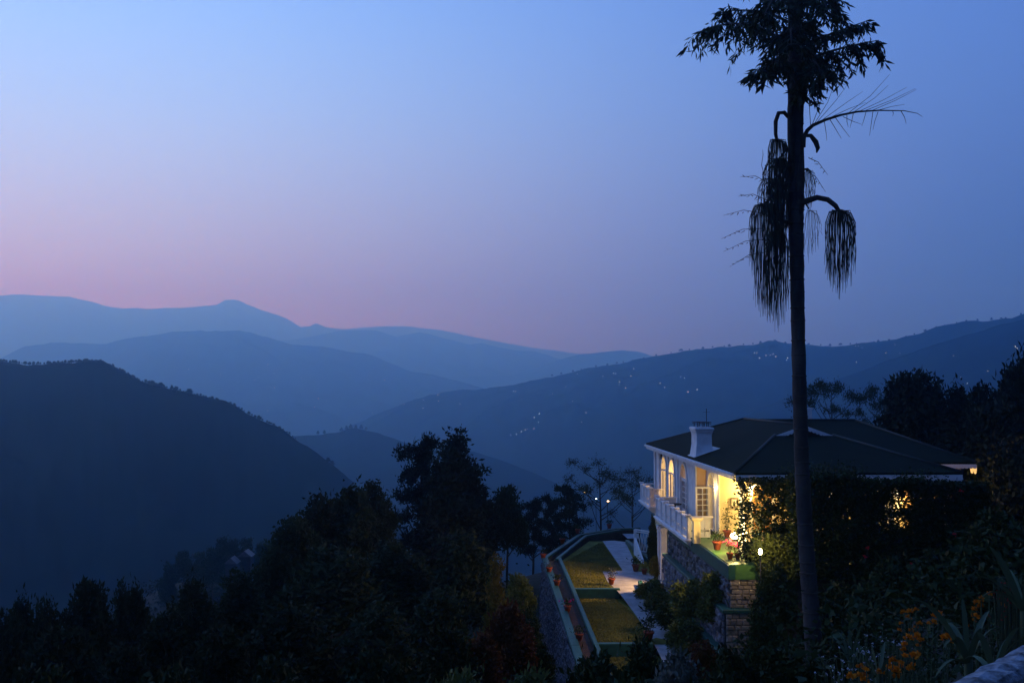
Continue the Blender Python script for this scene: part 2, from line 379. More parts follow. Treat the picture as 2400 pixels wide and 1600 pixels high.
# ------------------------------------------------------------------ garden: lawns, path, kerbs
def sheet(name, pts, mat, thick=0):
    bm = bmesh.new(); vs = [bm.verts.new(p) for p in pts]; f = bm.faces.new(vs)
    bmesh.ops.triangulate(bm, faces=[f]); bmesh.ops.recalc_face_normals(bm, faces=bm.faces)
    me = bpy.data.meshes.new(name); bm.to_mesh(me); bm.free()
    o = link(name, me, mat)
    if thick:
        m = o.modifiers.new('s', 'SOLIDIFY'); m.thickness = thick; m.offset = 0
    return o
L1, L2, L3 = -9.9, -10.3, -10.75
Y12, Y23 = 50.6, 41.3
def gl(y): return gx(y)+.9
tag(sheet('upper_lawn', [(gl(Y12), Y12, L1), (9.9, Y12, L1), (9.9, 66.5, L1), (6.6, 67, L1), (gl(58)-.1, 58.4, L1)], M['lawn']), kind='structure')
tag(sheet('middle_lawn', [(gl(Y23), Y23, L2), (9, Y23, L2), (9, Y12-.1, L2), (gl(Y12), Y12-.1, L2)], M['lawn']), kind='structure')
tag(sheet('lower_lawn', [(gl(30), 30, L3), (9, 30, L3), (9, Y23-.1, L3), (gl(Y23), Y23-.1, L3)], M['lawn']), kind='structure')
up = [(1412,1267),(1440,1266),(1466,1269),(1484,1309),(1495,1338),(1540,1346),(1520,1362),(1513,1384),(1447,1384),(1424,1362),(1412,1338),(1459,1335)]
tag(sheet('upper_path', [PZ(a, b, L1+.02) for a, b in up], M['path']), kind='structure')
tag(sheet('far_path', [PZ(a, b, L1+.02) for a, b in [(1458,1250),(1497,1250),(1497,1261),(1470,1261)]], M['path']), kind='structure')
lo = [(1447,1384,L1+.02),(1513,1384,L1+.02),(1528,1403,L1-.12),(1548,1434,L2+.02),(1588,1490,L2+.02),(1660,1590,L2-.1),(1590,1620,L2-.1),(1517,1477,L2+.02),(1478,1424,L2+.02),(1462,1402,L1-.15)]
tag(sheet('lower_path', [PZ(*p) for p in lo], M['path']), kind='structure')

# grass blades on the three lawns
rng = np.random.RandomState(5)
def scatter_blades(n):
    y = rng.uniform(38, 66, n); x = rng.uniform(4.1, 9.0, n)
    z = np.where(y > Y12, L1, np.where(y > Y23, L2, L3))
    left = np.array([gl(v) for v in y]); far = 58+ (x-gl(58))*2.6
    e1 = np.interp(y, [40, 43, 47.6, 49.8, 52.3, 55.3, 55.7, 66.5], [6.9, 6.78, 6.69, 6.33, 6.13, 6.2, 7.37, 7.5])
    ok = (x > left) & (x < e1-.05) & (y < far)
    x, y, z = x[ok], y[ok], z[ok]; n = len(x)
    h = rng.uniform(.03, .085, n); a = rng.uniform(0, 6.28, n); w = .02
    lean = rng.normal(0, .03, (n, 2))
    V = np.empty((n, 3, 3))
    V[:, 0] = np.stack([x-w*np.cos(a), y-w*np.sin(a), z], 1); V[:, 1] = np.stack([x+w*np.cos(a), y+w*np.sin(a), z], 1)
    V[:, 2] = np.stack([x+lean[:, 0], y+lean[:, 1], z+h], 1)
    return npmesh('grass', V.reshape(-1, 3), np.arange(n*3).reshape(n, 3))
tag(link('grass', scatter_blades(90000), M['blade']), 'short mown grass on the garden lawns', 'grass', kind='stuff')

# green retaining steps between the lawns
def step_wall(ya, x1, ztop, zbot, label):
    o = MB().box(gl(ya)-.1, x1, ya-.28, ya, zbot-.3, ztop+.10).build('lawn_step', M['greenpaint'], bevel=.02)
    return tag(o, label, 'step wall')
step_wall(Y12, PZ(1450, 1378, L1).x, L1, L2, 'low dark green step wall between the upper and middle lawns')
step_wall(Y23, PZ(1540, 1500, L2).x-.3, L2, L3, 'low dark green step wall below the middle lawn')

# ---- rubble: stones are boxes with a chamfered, uneven face looking along -x of their own frame
def stone_mesh(seed):
    r = random.Random(seed); q = lambda s: r.uniform(-s, s)
    v = [(0, sy*.5, sz*.5) for sy, sz in ((-1,-1),(1,-1),(1,1),(-1,1))]
    v += [(-.55+q(.1), sy*.5+q(.04), sz*.5+q(.05)) for sy, sz in ((-1,-1),(1,-1),(1,1),(-1,1))]
    v += [(-1+q(.2), sy*.34+q(.06), sz*.32+q(.07)) for sy, sz in ((-1,-1),(1,-1),(1,1),(-1,1))]
    f = []
    for a in (0, 4):
        f += [(a+i, a+(i+1) % 4, a+4+(i+1) % 4, a+4+i) for i in range(4)]
    f += [(8,9,10,11)]
    return v, f
STONES = []
for i in range(7):
    v, f = stone_mesh(i); me = bpy.data.meshes.new('stone'); me.from_pydata(v, [], f); me.update(); STONES.append(me)
def stone_rows(length, height, w, h, r):
    out = []; z = 0
    while z < height-.3*h:
        hh = min(h*r.uniform(.75, 1.3), height-z); y = r.uniform(-w*.5, 0)
        while y < length:
            ww = w*r.uniform(.6, 1.5); a = max(0, y); b = min(length, y+ww)
            if b-a > .3*w: out.append(((a+b)/2, z+hh/2, (b-a)*.95, hh*.93))
            y += ww
        z += hh
    return out
def joined_stones(name, places, mat, parent, r):
    """places: list of (Matrix) -> one mesh"""
    m = MB()
    for mt in places:
        v, f = stone_mesh(r.randrange(9)); m.add([mt @ Vector(p) for p in v], f)
    o = m.build(name, mat, parent); o['kind'] = 'stuff'; return o

# ---- garden wall on the left: two green copings with a flower bed between them and a rubble face
gw = empty('garden_wall', (3.2, 45, -13)); bpy.context.view_layer.update()
ypts = [28, 34, 40, 46, 52, 58.3]
def cop_z(y): return float(np.interp(y, [30, 42, 50, 58.3], [-10.35, -10.0, -9.72, -9.6]))
outer = [Vector((gx(y), y, cop_z(y))) for y in ypts]
inner = [p+Vector((.85, 0, .02)) for p in outer]
def coping_run(pts, w, h, name, parent):
    m = MB()
    for a, b in zip(pts, pts[1:]): m.beam(a, b+(b-a).normalized()*.01, w, h)
    return place_in(m.build(name, M['greenpaint'], None, bevel=.025), parent)
coping_run(outer, .36, .14, 'coping', gw); coping_run(inner, .2, .12, 'coping', gw)
m = MB()
for a, b in zip(outer, outer[1:]):
    v = [(a.x-.12, a.y, a.z-.06), (b.x-.12, b.y, b.z-.06), (b.x-.32, b.y, -14.5), (a.x-.32, a.y, -14.5),
         (a.x+.16, a.y, a.z-.06), (b.x+.16, b.y, b.z-.06), (b.x+.16, b.y, -14.5), (a.x+.16, a.y, -14.5)]
    m.add(v, [(0,1,2,3),(7,6,5,4),(0,4,5,1),(3,2,6,7),(0,3,7,4),(1,5,6,2)])
place_in(m.build('core', M['mortar']), gw)
m = MB()
for a, b in zip(inner, inner[1:]):
    m.add([(a.x-.08,a.y,a.z-.05),(b.x-.08,b.y,b.z-.05),(b.x+.08,b.y,b.z-.05),(a.x+.08,a.y,a.z-.05),
           (a.x-.08,a.y,-11.2),(b.x-.08,b.y,-11.2),(b.x+.08,b.y,-11.2),(a.x+.08,a.y,-11.2)], [(0,1,5,4),(2,3,7,6),(0,3,2,1)])
place_in(m.build('inner_kerb', M['greenpaint']), gw)
m = MB()
for a, b in zip(outer, outer[1:]):
    m.add([(a.x+.16,a.y,a.z-.12),(b.x+.16,b.y,b.z-.12),(b.x+.78,b.y,b.z-.12),(a.x+.78,a.y,a.z-.12)], [(0,1,2,3)])
place_in(m.build('flower_bed', M['soil']), gw)
rr = random.Random(3); places = []
for (yc, zc, w, h) in stone_rows(30, 4.4, .30, .20, rr):
    y = 28.2+yc; top = cop_z(y)-.1; z = -14.2+zc
    if z+h/2 > top: continue
    x = gx(y)-.12-.2*(top-z)/4.4
    places.append(Matrix.Translation((x, y, z)) @ Matrix.Diagonal((rr.uniform(.05, .11), w, h, 1)))
place_in(joined_stones('rubble_face', places, M['stone'], None, rr), gw)
tag(gw, 'rubble garden wall with twin green copings along the left of the lawns', 'wall')

fw = empty('lawn_edge_wall', (4.5, 62, -10)); bpy.context.view_layer.update()
a0 = outer[-1]; a1 = PZ(1358, 1254, -9.6); a2 = PZ(1440, 1240, -9.6); a3 = PZ(1500, 1238, -9.6)
coping_run([a0, a1, a2, a3], .26, .14, 'coping', fw)
off = Vector((.35, -.55, .02)); coping_run([a0+off+Vector((.3, 0, 0)), a1+off, a2+off], .2, .12, 'coping', fw)
m = MB()
for a, b in ((a0, a1), (a1, a2), (a2, a3)): m.beam(a-Vector((0,0,1.6)), b-Vector((0,0,1.6)), .22, 3.0)
place_in(m.build('core', M['mortar']), fw)
tag(fw, 'low green coped wall closing the far end of the upper lawn', 'wall')

# ---- planters by the house, right of the path
pl = empty('planter_bed', (8, 44, -10.2)); bpy.context.view_layer.update()
kpts = [PZ(1500, 1366, L1+.12), PZ(1507, 1386, L1+.1), PZ(1548, 1432, L2+.22), PZ(1584, 1474, L2+.24), PZ(1640, 1545, L2+.2)]
coping_run(kpts, .22, .3, 'kerb', pl)
m = MB()
for a, b in zip(kpts, kpts[1:]): m.add([a, b, (9, b.y, b.z), (9, a.y, a.z)], [(0, 1, 2, 3)])
place_in(m.build('soil', M['soil']), pl)
tag(pl, 'long green kerbed planting bed at the foot of the stone terrace', 'planter')
pl2 = empty('planter_bed', (8.9, 60, -9.9)); bpy.context.view_layer.update()
kp = [PZ(1470, 1270, L1+.12), PZ(1496, 1292, L1+.12), PZ(1514, 1306, L1+.12), PZ(1530, 1322, L1+.12)]
coping_run(kp, .25, .3, 'kerb', pl2)
m = MB()
for a, b in zip(kp, kp[1:]): m.add([a, b, (9.9, b.y, b.z), (9.9, a.y, a.z)], [(0, 1, 2, 3)])
place_in(m.build('soil', M['soil']), pl2)
tag(pl2, 'short green kerbed bed beside the white lattice rail', 'planter')

# ------------------------------------------------------------------ terrace with its stone faces
FL = -6.5
TX0, TY0, TY1 = 9.0, 37.7, 50.5
te = empty('stone_terrace', (12, 44, -10)); bpy.context.view_layer.update()
def tp(mb, name, mat, bevel=0): return place_in(mb.build(name, mat, None, bevel), te)
tp(MB().box(TX0, 19.3, TY0, 45.6, FL-.02, FL+.04), 'floor', M['greenfloor'])
tp(MB().box(TX0, 10.02, 45.6, TY1, FL-.02, FL+.04), 'side_floor', M['greenfloor'])
tp(MB().box(TX0-.06, TX0+.2, TY0-.06, TY1, FL-.52, FL+.01), 'band', M['greenpaint'], .015)
tp(MB().box(TX0+.2, 19.3, TY0-.06, TY0+.2, FL-.52, FL+.01), 'band', M['greenfloor'], .015)
tp(MB().box(TX0+.05, 10.9, TY0+.05, TY1, -12, FL-.52), 'core', M['mortar'])
tp(MB().box(10.9, 19.25, TY0+.05, 45.5, -12, FL-.52), 'core', M['mortar'])
tp(MB().box(TX0-.25, TX0+.05, TY0-.2, TY1, -12, -8.22), 'core', M['mortar'])
tp(MB().box(TX0+.05, 13, TY0-.2, TY0+.05, -12, -8.22), 'core', M['mortar'])
tp(MB().box(TX0-.34, TX0+.06, TY0-.3, TY1, -8.22, -8.08), 'ledge', M['greenpaint'], .02)
tp(MB().box(TX0+.06, 11.4, TY0-.3, TY0+.04, -8.22, -8.08), 'ledge', M['greenpaint'], .02)
tp(MB().box(TX0-.62, TX0-.2, TY0-1.5, TY1-4, -9.66, -9.50), 'ledge', M['greenpaint'], .02)
tp(MB().box(TX0-.55, TX0-.25, TY0-1.4, TY1-4, -12, -9.66), 'core', M['mortar'])
rr = random.Random(8)
singles = []; rest = []
def face_left(x, y0, y1, z0, z1, w, h, prio):
    for yc, zc, ww, hh in stone_rows(y1-y0, z1-z0, w, h, rr):
        M4 = Matrix.Translation((x, y0+yc, z0+zc+rr.uniform(-.03, .03))) @ Matrix.Rotation(R(rr.uniform(-13, 13)), 4, 'X') @ Matrix.Diagonal((rr.uniform(.05, .17), ww*rr.uniform(.8, 1.05), hh*rr.uniform(.8, 1.05), 1))
        singles.append((prio+(y0+yc)*.02, M4, 'stone'))
def face_front(y, x0, x1, z0, z1, w, h, prio):
    for xc, zc, ww, hh in stone_rows(x1-x0, z1-z0, w, h, rr):
        M4 = Matrix.Translation((x0+xc, y, z0+zc)) @ Matrix.Rotation(R(90), 4, 'Z') @ Matrix.Rotation(R(rr.uniform(-4, 4)), 4, 'X') @ Matrix.Diagonal((rr.uniform(.05, .10), ww, hh, 1))
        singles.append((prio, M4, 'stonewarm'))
face_front(TY0+.05, TX0+.02, 11.2, -8.08, FL-.53, .27, .16, 0)
face_left(TX0+.05, TY0+.06, TY1, -8.08, FL-.53, .36, .27, 0)
face_left(TX0-.25, TY0-.18, TY1, -10.2, -8.22, .38, .28, .3)
face_front(TY0-.2, TX0-.2, 10.6, -10.2, -8.22, .34, .22, .35)
singles.sort(key=lambda s: s[0])
for i, (p, M4, k) in enumerate(singles):
    if i < 290:
        o = link('stone', STONES[rr.randrange(7)], None, te)
        if not o.data.materials: o.data.materials.append(M['stone'])
        o.matrix_parent_inverse = te.matrix_basis.inverted(); o.matrix_basis = M4
        o.material_slots[0].link = 'OBJECT'; o.material_slots[0].material = M[k]
    else: rest.append(M4)
place_in(joined_stones('stones', rest, M['stone'], None, rr), te)
tag(te, 'stone faced terrace with green painted band carrying the house', 'terrace')

# ------------------------------------------------------------------ the house
ZE, ZR = -3.18, -1.52
ho = empty('hill_bungalow', (14.5, 50, FL)); bpy.context.view_layer.update()
def hp(mb, name, mat, bevel=0, parent=None):
    o = mb.build(name, mat, None, bevel)
    if parent is None: return place_in(o, ho)
    o.parent = parent; o.matrix_parent_inverse = parent.matrix_world.inverted() if False else (ho.matrix_basis).inverted()
    return o
# a sub-part's parent is itself parented with an inverse, so its own world matrix is identity: plain parenting is enough
def sub(mb, name, mat, parent, bevel=0):
    o = mb.build(name, mat, None, bevel); o.parent = parent; return o

# walls with openings; local u along the wall, v up; opening = (u0,u1,v0,v1,arched)
def wall_panel(length, height, openings, thick, n=14):
    m = MB()
    def quad(u0, u1, v0, v1):
        if u1-u0 > 1e-4 and v1-v0 > 1e-4: m.box(u0, u1, 0, thick, v0, v1)
    u = 0
    for (a, b, v0, v1, arch) in sorted(openings):
        quad(u, a, 0, height)
        quad(a, b, 0, v0)
        if arch:
            r = (b-a)/2; rise = r*1.15; sp = v1-rise; c = (a+b)/2
            pts = [(c-r*math.cos(math.pi*i/n), sp+rise*math.sin(math.pi*i/n)) for i in range(n+1)]
            for p, q in zip(pts, pts[1:]):
                if abs(q[0]-p[0]) < 1e-5: continue
                m.prism([p, q, (q[0], height), (p[0], height)], 'y', 0, thick)
        else: quad(a, b, v1, height)
        u = b
    quad(u, length, 0, height)
    return m
def arch_trim(w, v0, v1, depth, bw, arch=True, n=16):
    """frame that runs up one side, round the arch and down the other; centred on u=0, front towards -y"""
    r = w/2; rise = r*1.15; sp = v1-rise if arch else v1
    inn = [(-r, v0)] + ([( -r*math.cos(math.pi*i/n), sp+rise*math.sin(math.pi*i/n)) for i in range(n+1)] if arch else [(-r, v1), (r, v1)]) + [(r, v0)]
    R2 = r+bw; ri2 = rise+bw
    ou = [(-R2, v0)] + ([( -R2*math.cos(math.pi*i/n), sp+ri2*math.sin(math.pi*i/n)) for i in range(n+1)] if arch else [(-R2, v1+bw), (R2, v1+bw)]) + [(R2, v0)]
    m = MB()
    for i in range(len(inn)-1):
        m.prism([inn[i], inn[i+1], ou[i+1], ou[i]], 'y', -depth, .02)
    return m
def leaf_frame(w, h, cols, rows, kick, t=.045):
    """glazed door leaf hinged on u=0"""
    m = MB(); s = .09
    m.box(0, s, -t/2, t/2, 0, h); m.box(w-s, w, -t/2, t/2, 0, h); m.box(s, w-s, -t/2, t/2, 0, kick); m.box(s, w-s, -t/2, t/2, h-s, h)
    gw_ = w-2*s; gh = h-kick-s
    for i in range(1, cols): m.box(s+gw_*i/cols-.018, s+gw_*i/cols+.018, -t/3, t/3, kick, h-s)
    for j in range(1, rows): m.box(s, w-s, -t/3.2, t/3.2, kick+gh*j/rows-.018, kick+gh*j/rows+.018)
    g = MB().box(s, w-s, -.004, .004, kick, h-s)
    return m, g
def xform(o, u_axis, origin):
    """turn local (u, inward, up) into the house: u_axis '+x','-y','+y'"""
    ang = {'+x': 0, '+y': R(90), '-y': R(-90), '-x': R(180)}[u_axis]
    o.matrix_basis = Matrix.Translation(origin) @ Matrix.Rotation(ang, 4, 'Z')
    return o
H = -3.3-FL
# left wall (x=10) runs from y=60.6 (u=0) to 48.3 along -y; inward is +x
wins = [(60.6-58.1, 60.6-56.5), (60.6-55.6, 60.6-54.0), (60.6-52.4, 60.6-50.6)]
w1 = hp(wall_panel(12.05, H, [(a, b, .06, 2.82, True) for a, b in wins], .28), 'wall', M['white']); xform(w1, '-y', (10, 60.6, FL))
w2 = hp(wall_panel(2.55, H, [(.45, 1.95, .04, 2.7, True)], .25), 'wall', M['white']); xform(w2, '-y', (10.45, 48.3, FL))
hp(MB().box(10.0, 10.45, 48.3, 48.55, FL, -3.3), 'return_wall', M['ochre'])
fo = [(1.5, 2.4, .02, 2.2, False), (4.1, 5.5, .8, 2.3, False), (7.2, 8.1, .02, 2.3, False)]
w3 = hp(wall_panel(8.5, H, fo, .25), 'wall', M['cream']); xform(w3, '+x', (10.45, 45.5, FL))
w4 = hp(wall_panel(2.7, H, [], .25), 'wall', M['ochre']); xform(w4, '+x', (18.95, 45.6, FL))
hp(MB().box(21.4, 21.65, 45.6, 60.6, FL, -3.3), 'wall', M['cream'])
hp(MB().box(10, 21.65, 60.6, 60.85, FL-3.4, -3.3), 'wall', M['cream'])
hp(MB().box(10.28, 21.4, 48.56, 60.6, FL-.15, FL), 'floor', M['wood'])
hp(MB().box(10.7, 21.4, 45.75, 48.56, FL-.15, FL), 'floor', M['wood'])
hp(MB().box(9.75, 18.45, 39.25, 60.7, -3.30, -3.24).box(18.45, 21.7, 45.6, 60.7, -3.30, -3.24), 'ceiling', M['cream'])
hp(MB().box(10.28, 21.4, 48.9, 49.05, FL, -3.3), 'partition', M['cream'])
hp(MB().box(14.2, 14.35, 49.05, 60.6, FL, -3.3), 'partition', M['cream'])
# ground floor under the balconies
w5 = hp(wall_panel(10.1, 3.4, [(3.2, 4.3, 0, 2.2, False), (6.6, 7.6, .8, 2.2, False)], .28), 'lower_wall', M['cream']); xform(w5, '-y', (10, 60.6, FL-3.4))
hp(MB().box(10.35, 12, 50.5, 60.6, FL-3.4, FL-3.3), 'lower_floor', M['wood'])
hp(MB().box(12, 12.2, 50.5, 60.6, FL-3.4, FL-.15), 'lower_partition', M['cream'])
hp(MB().box(10.45, 19.2, 39.25, 45.5, FL+.044, FL+.10), 'porch_floor', M['floor'])

def glazed(origin, axis, w, v1, arch, name, trim=True, leaves=()):
    """window part with its frame as mesh, leaves and glass as sub-parts"""
    fr = hp(arch_trim(w, 0, v1, .07, .12, arch), name, M['white']); xform(fr, axis, origin)
    for (hinge, ang, lw, lh, cols, rows, kick) in leaves:
        mf, mg = leaf_frame(lw, lh, cols, rows, kick)
        for mb, nm, mt in ((mf, 'leaf', 'white'), (mg, 'pane', 'glass')):
            o = mb.build(nm, M[mt], None); o.parent = fr
            o.matrix_basis = Matrix.Translation((hinge, .06, .02)) @ Matrix.Rotation(ang, 4, 'Z')
    return fr
sills = []
for i, (a, b) in enumerate(wins):
    c = (a+b)/2; w = b-a; lh = 1.92
    lv = [[(-w/2+.02, R(82), w/2-.03, lh, 2, 5, .4)],
          [(-w/2+.02, R(75), w/2-.03, lh, 2, 5, .4), (w/2-.02, R(180), w/2-.03, lh, 2, 5, .4)],
          [(-w/2+.02, R(0), w/2-.03, lh, 2, 5, .4), (w/2-.02, R(180), w/2-.03, lh, 2, 5, .4)]][i]
    fr = glazed((10, 60.6-c, FL+.06), '-y', w, 2.76, True, 'window', leaves=lv)
    m = MB().box(-w/2, w/2, .02, .10, lh+.02, lh+.1)                          # transom under the fanlight
    for k in (-1, 0, 1):
        m.beam((0, .06, lh+.1), (k*w*.32, .06, lh+.1+(.62 if k == 0 else .42)), .03, .03)
    sub(m, 'fanlight_bar', M['white'], fr)
dr = glazed((10.45, 48.3-1.2, FL+.04), '-y', 1.5, 2.66, True, 'door',
            leaves=[(-.73, R(-82), .72, 1.95, 2, 5, .55), (.73, R(180), .72, 1.95, 2, 5, .55)])
m = MB().box(-.75, .75, .02, .10, 1.97, 2.05)
for k in (-1, 0, 1): m.beam((0, .06, 2.05), (k*.45, .06, 2.05+(.55 if k == 0 else .36)), .03, .03)
sub(m, 'fanlight_bar', M['white'], dr)
fd = glazed((10.45+1.95, 45.5, FL+.1), '+x', .9, 2.1, False, 'door', leaves=[])
mf, mg = leaf_frame(.86, 2.02, 2, 5, .5)
o = sub(mf, 'leaf', M['orange'], fd); o.location = (-.43, .06, .02)
o = sub(mg, 'pane', M['glass'], fd); o.location = (-.43, .06, .02)
fw2 = glazed((10.45+4.8, 45.5, FL+.8), '+x', 1.4, 1.5, False, 'window', leaves=[(-.7, 0, .7, 1.46, 2, 3, .1), (.7, R(180), .7, 1.46, 2, 3, .1)])
fd2 = glazed((10.45+7.65, 45.5, FL+.1), '+x', .9, 2.2, False, 'door', leaves=[(-.43, 0, .86, 2.1, 2, 5, .5)])
# pilasters, posts and string mouldings
hp(MB().box(9.93, 9.998, 48.32, 50.1, FL, -3.32), 'pilaster', M['white'], .01)
for y in (60.35, 58.9): hp(MB().box(9.90, 9.998, y-.18, y+.18, FL, -3.32), 'pilaster', M['white'], .01)
hp(MB().box(10.38, 10.448, 45.45, 45.75, FL, -3.32), 'pilaster', M['white'], .01)
for y in (53.2, 56.05): hp(MB().box(9.94, 9.998, y-.12, y+.12, FL, -3.32), 'pilaster', M['white'], .01)
for i, x in enumerate((10.08, 13.1, 16.1, 18.35)):
    p = hp(MB().box(x-.09, x+.09, 39.9, 40.08, FL+.04, -3.3), 'porch_post', M['white'], .015)
    sub(MB().box(x-.14, x+.14, 39.85, 40.13, FL+.04, FL+.9).box(x-.16, x+.16, 39.83, 40.15, FL+.9, FL+.98), 'pedestal', M['white'], p, .01)

# roof
B = Vector((9.56, 39, ZE)); C = Vector((18.55, 39, ZE)); A = Vector((9.56, 61, ZE))
G1 = Vector((12.97, 45.3, -1.986)); G2 = Vector((15.63, 45.3, -1.986)); Pk = Vector((14.3, 45.3, ZR)); E_ = Vector((14.3, 56, ZR))
Q1 = Vector((18.55, 44.7, ZE)); Q2 = Vector((21.9, 44.7, ZE)); Q3 = Vector((21.9, 61, ZE)); J = Vector((14.3, 53, ZR)); Fp = Vector((19.5, 53, ZR))
rp = [B, C, A, G1, G2, Pk, E_, Q1, Q2, Q3, J, Fp]
rf = [(0,1,4,3), (0,3,5,6,2), (1,7,10,5,4), (7,8,11,10), (8,9,11), (2,6,9), (9,6,11), (11,6,10)]
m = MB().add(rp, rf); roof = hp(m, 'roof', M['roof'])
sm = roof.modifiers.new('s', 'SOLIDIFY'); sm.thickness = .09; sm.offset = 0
m = MB()
for a, b in ((B, G1), (Pk, E_), (A, E_), (C, G2), (J, Fp), (Q2, Fp)):
    u = Vector((0, 0, .05)); m.tube([a+u, b+u], .075, 8)
sub(m, 'ridge_cap', M['ridgecap'], roof)
# little gable (gablet) over the front slope
g = sub(MB().add([G1+Vector((.1, .12, 0)), G2+Vector((-.1, .12, 0)), Pk+Vector((0, .12, -.05))], [(0, 1, 2)]), 'gablet', M['wood'], roof)
g2 = g
def scallops(a, b, drop, tooth, thick, nrm):
    """board with a scalloped lower edge hanging from the line a-b"""
    a = Vector(a); b = Vector(b); L = (b-a).length; d = (b-a)/L; n = max(1, int(L/tooth)); m = MB(); nv = Vector(nrm)*thick
    for i in range(n):
        p = a+d*(L*i/n); q = a+d*(L*(i+1)/n); w = L/n
        prof = [p, q]
        for k in range(7):
            an = math.pi*k/6; prof.append(q-d*(w*(1-math.cos(an))/2) - Vector((0, 0, drop*(.55+.45*math.sin(an)))))
        N = len(prof); m.add(prof+[v+nv for v in prof], [tuple(range(N)), tuple(range(2*N-1, N-1, -1))] + [(j, j+N, (j+1) % N+N, (j+1) % N) for j in range(N)])
    return m
for a, b in ((G1, Pk), (Pk, G2)):
    sub(scallops(a+Vector((0, -.06, .03)), b+Vector((0, -.06, .03)), .20, .16, .03, (0, -1, 0)), 'gablet_trim', M['white'], roof)
sub(MB().beam(B+Vector((-.02, 0, -.13)), A+Vector((-.02, 0, -.13)), .04, .20), 'fascia', M['white'], roof)
sub(MB().beam(B+Vector((-.09, -.05, -.03)), A+Vector((-.09, .05, -.03)), .11, .10), 'gutter', M['white'], roof)
sub(MB().beam(B+Vector((.02, -.03, -.11)), C+Vector((0, -.03, -.11)), .04, .14), 'fascia', M['white'], roof)
sub(scallops(B+Vector((.02, -.06, -.17)), C+Vector((0, -.06, -.17)), .17, .18, .02, (0, -1, 0)), 'valance', M['white'], roof)
sub(MB().beam(Q1+Vector((.06, -.03, -.08)), Q2+Vector((0, -.03, -.08)), .04, .07), 'fascia', M['white'], roof)
sub(scallops(Q1+Vector((.06, -.06, -.11)), Q2+Vector((0, -.06, -.11)), .12, .18, .02, (0, -1, 0)), 'valance', M['white'], roof)
sub(scallops(Q2+Vector((.03, 0, -.08)), Q2+Vector((.03, .6, -.08)), .42, .2, .02, (1, 0, 0)), 'valance', M['white'], roof)
sub(MB().beam(A+Vector((0, .02, -.11)), A+Vector((4, .02, -.11)), .04, .16), 'fascia', M['white'], roof)
# white chimney with a flared crown
CX0, CX1, CY0, CY1 = 9.82, 10.62, 47.55, 48.85
def ring(g, z): return [(CX0-g, CY0-g, z), (CX1+g, CY0-g, z), (CX1+g, CY1+g, z), (CX0-g, CY1+g, z)]
def stack(levels):
    m = MB(); vs = []
    for g_, z in levels: vs += ring(g_, z)
    n_ = len(levels); fs = [(3, 2, 1, 0), tuple(range(4*n_-4, 4*n_))]
    for i in range(n_-1): fs += [(4*i+k, 4*i+(k+1) % 4, 4*i+4+(k+1) % 4, 4*i+4+k) for k in range(4)]
    return m.add(vs, fs)
ch = sub(stack([(.03, -3.5), (.035, -2.95), (.0, -2.72), (-.03, -2.5), (-.035, -2.05), (-.02, -1.95), (.02, -1.86), (.02, -1.80), (.06, -1.78), (.06, -1.70), (.02, -1.66)]), 'chimney', M['white'], roof, .01)
m = MB().prism([(9.7, -3.16), (10.95, -2.72), (10.95, -2.64), (9.7, -3.05)], 'y', CY0-.14, CY1+.14)
sub(m, 'chimney_flashing', M['white'], roof)
m = MB()
for x in (9.95, 10.2, 10.45):
    for y in (47.75, 48.6): m.tube([(x, y, -1.64), (x, y, -1.42)], .02, 6)
m.box(9.85, 10.58, 47.62, 48.72, -1.43, -1.40)
for x in (9.9, 10.22, 10.54): m.box(x-.02, x+.02, 47.6, 48.75, -1.5, -1.47)
sub(m, 'chimney_cowl', M['iron'], roof)
sub(MB().tube([(10.58, 48.7, -1.66), (10.58, 48.7, -.78)], .018, 6).beam((10.4, 48.7, -.95), (10.76, 48.7, -.95), .012, .012), 'antenna', M['iron'], roof)
sub(MB().box(17.95, 18.35, 56.6, 57.2, -2.6, -.85).box(17.9, 18.4, 56.55, 57.25, -.95, -.88), 'rear_chimney', M['white'], roof)
sub(MB().tube([PD(1550, 1057, 58)+Vector((.0, 0, -.45)), PD(1550, 1057, 58)+Vector((0, 0, .12))], .05, 8), 'vent_pipe', M['iron'], roof)

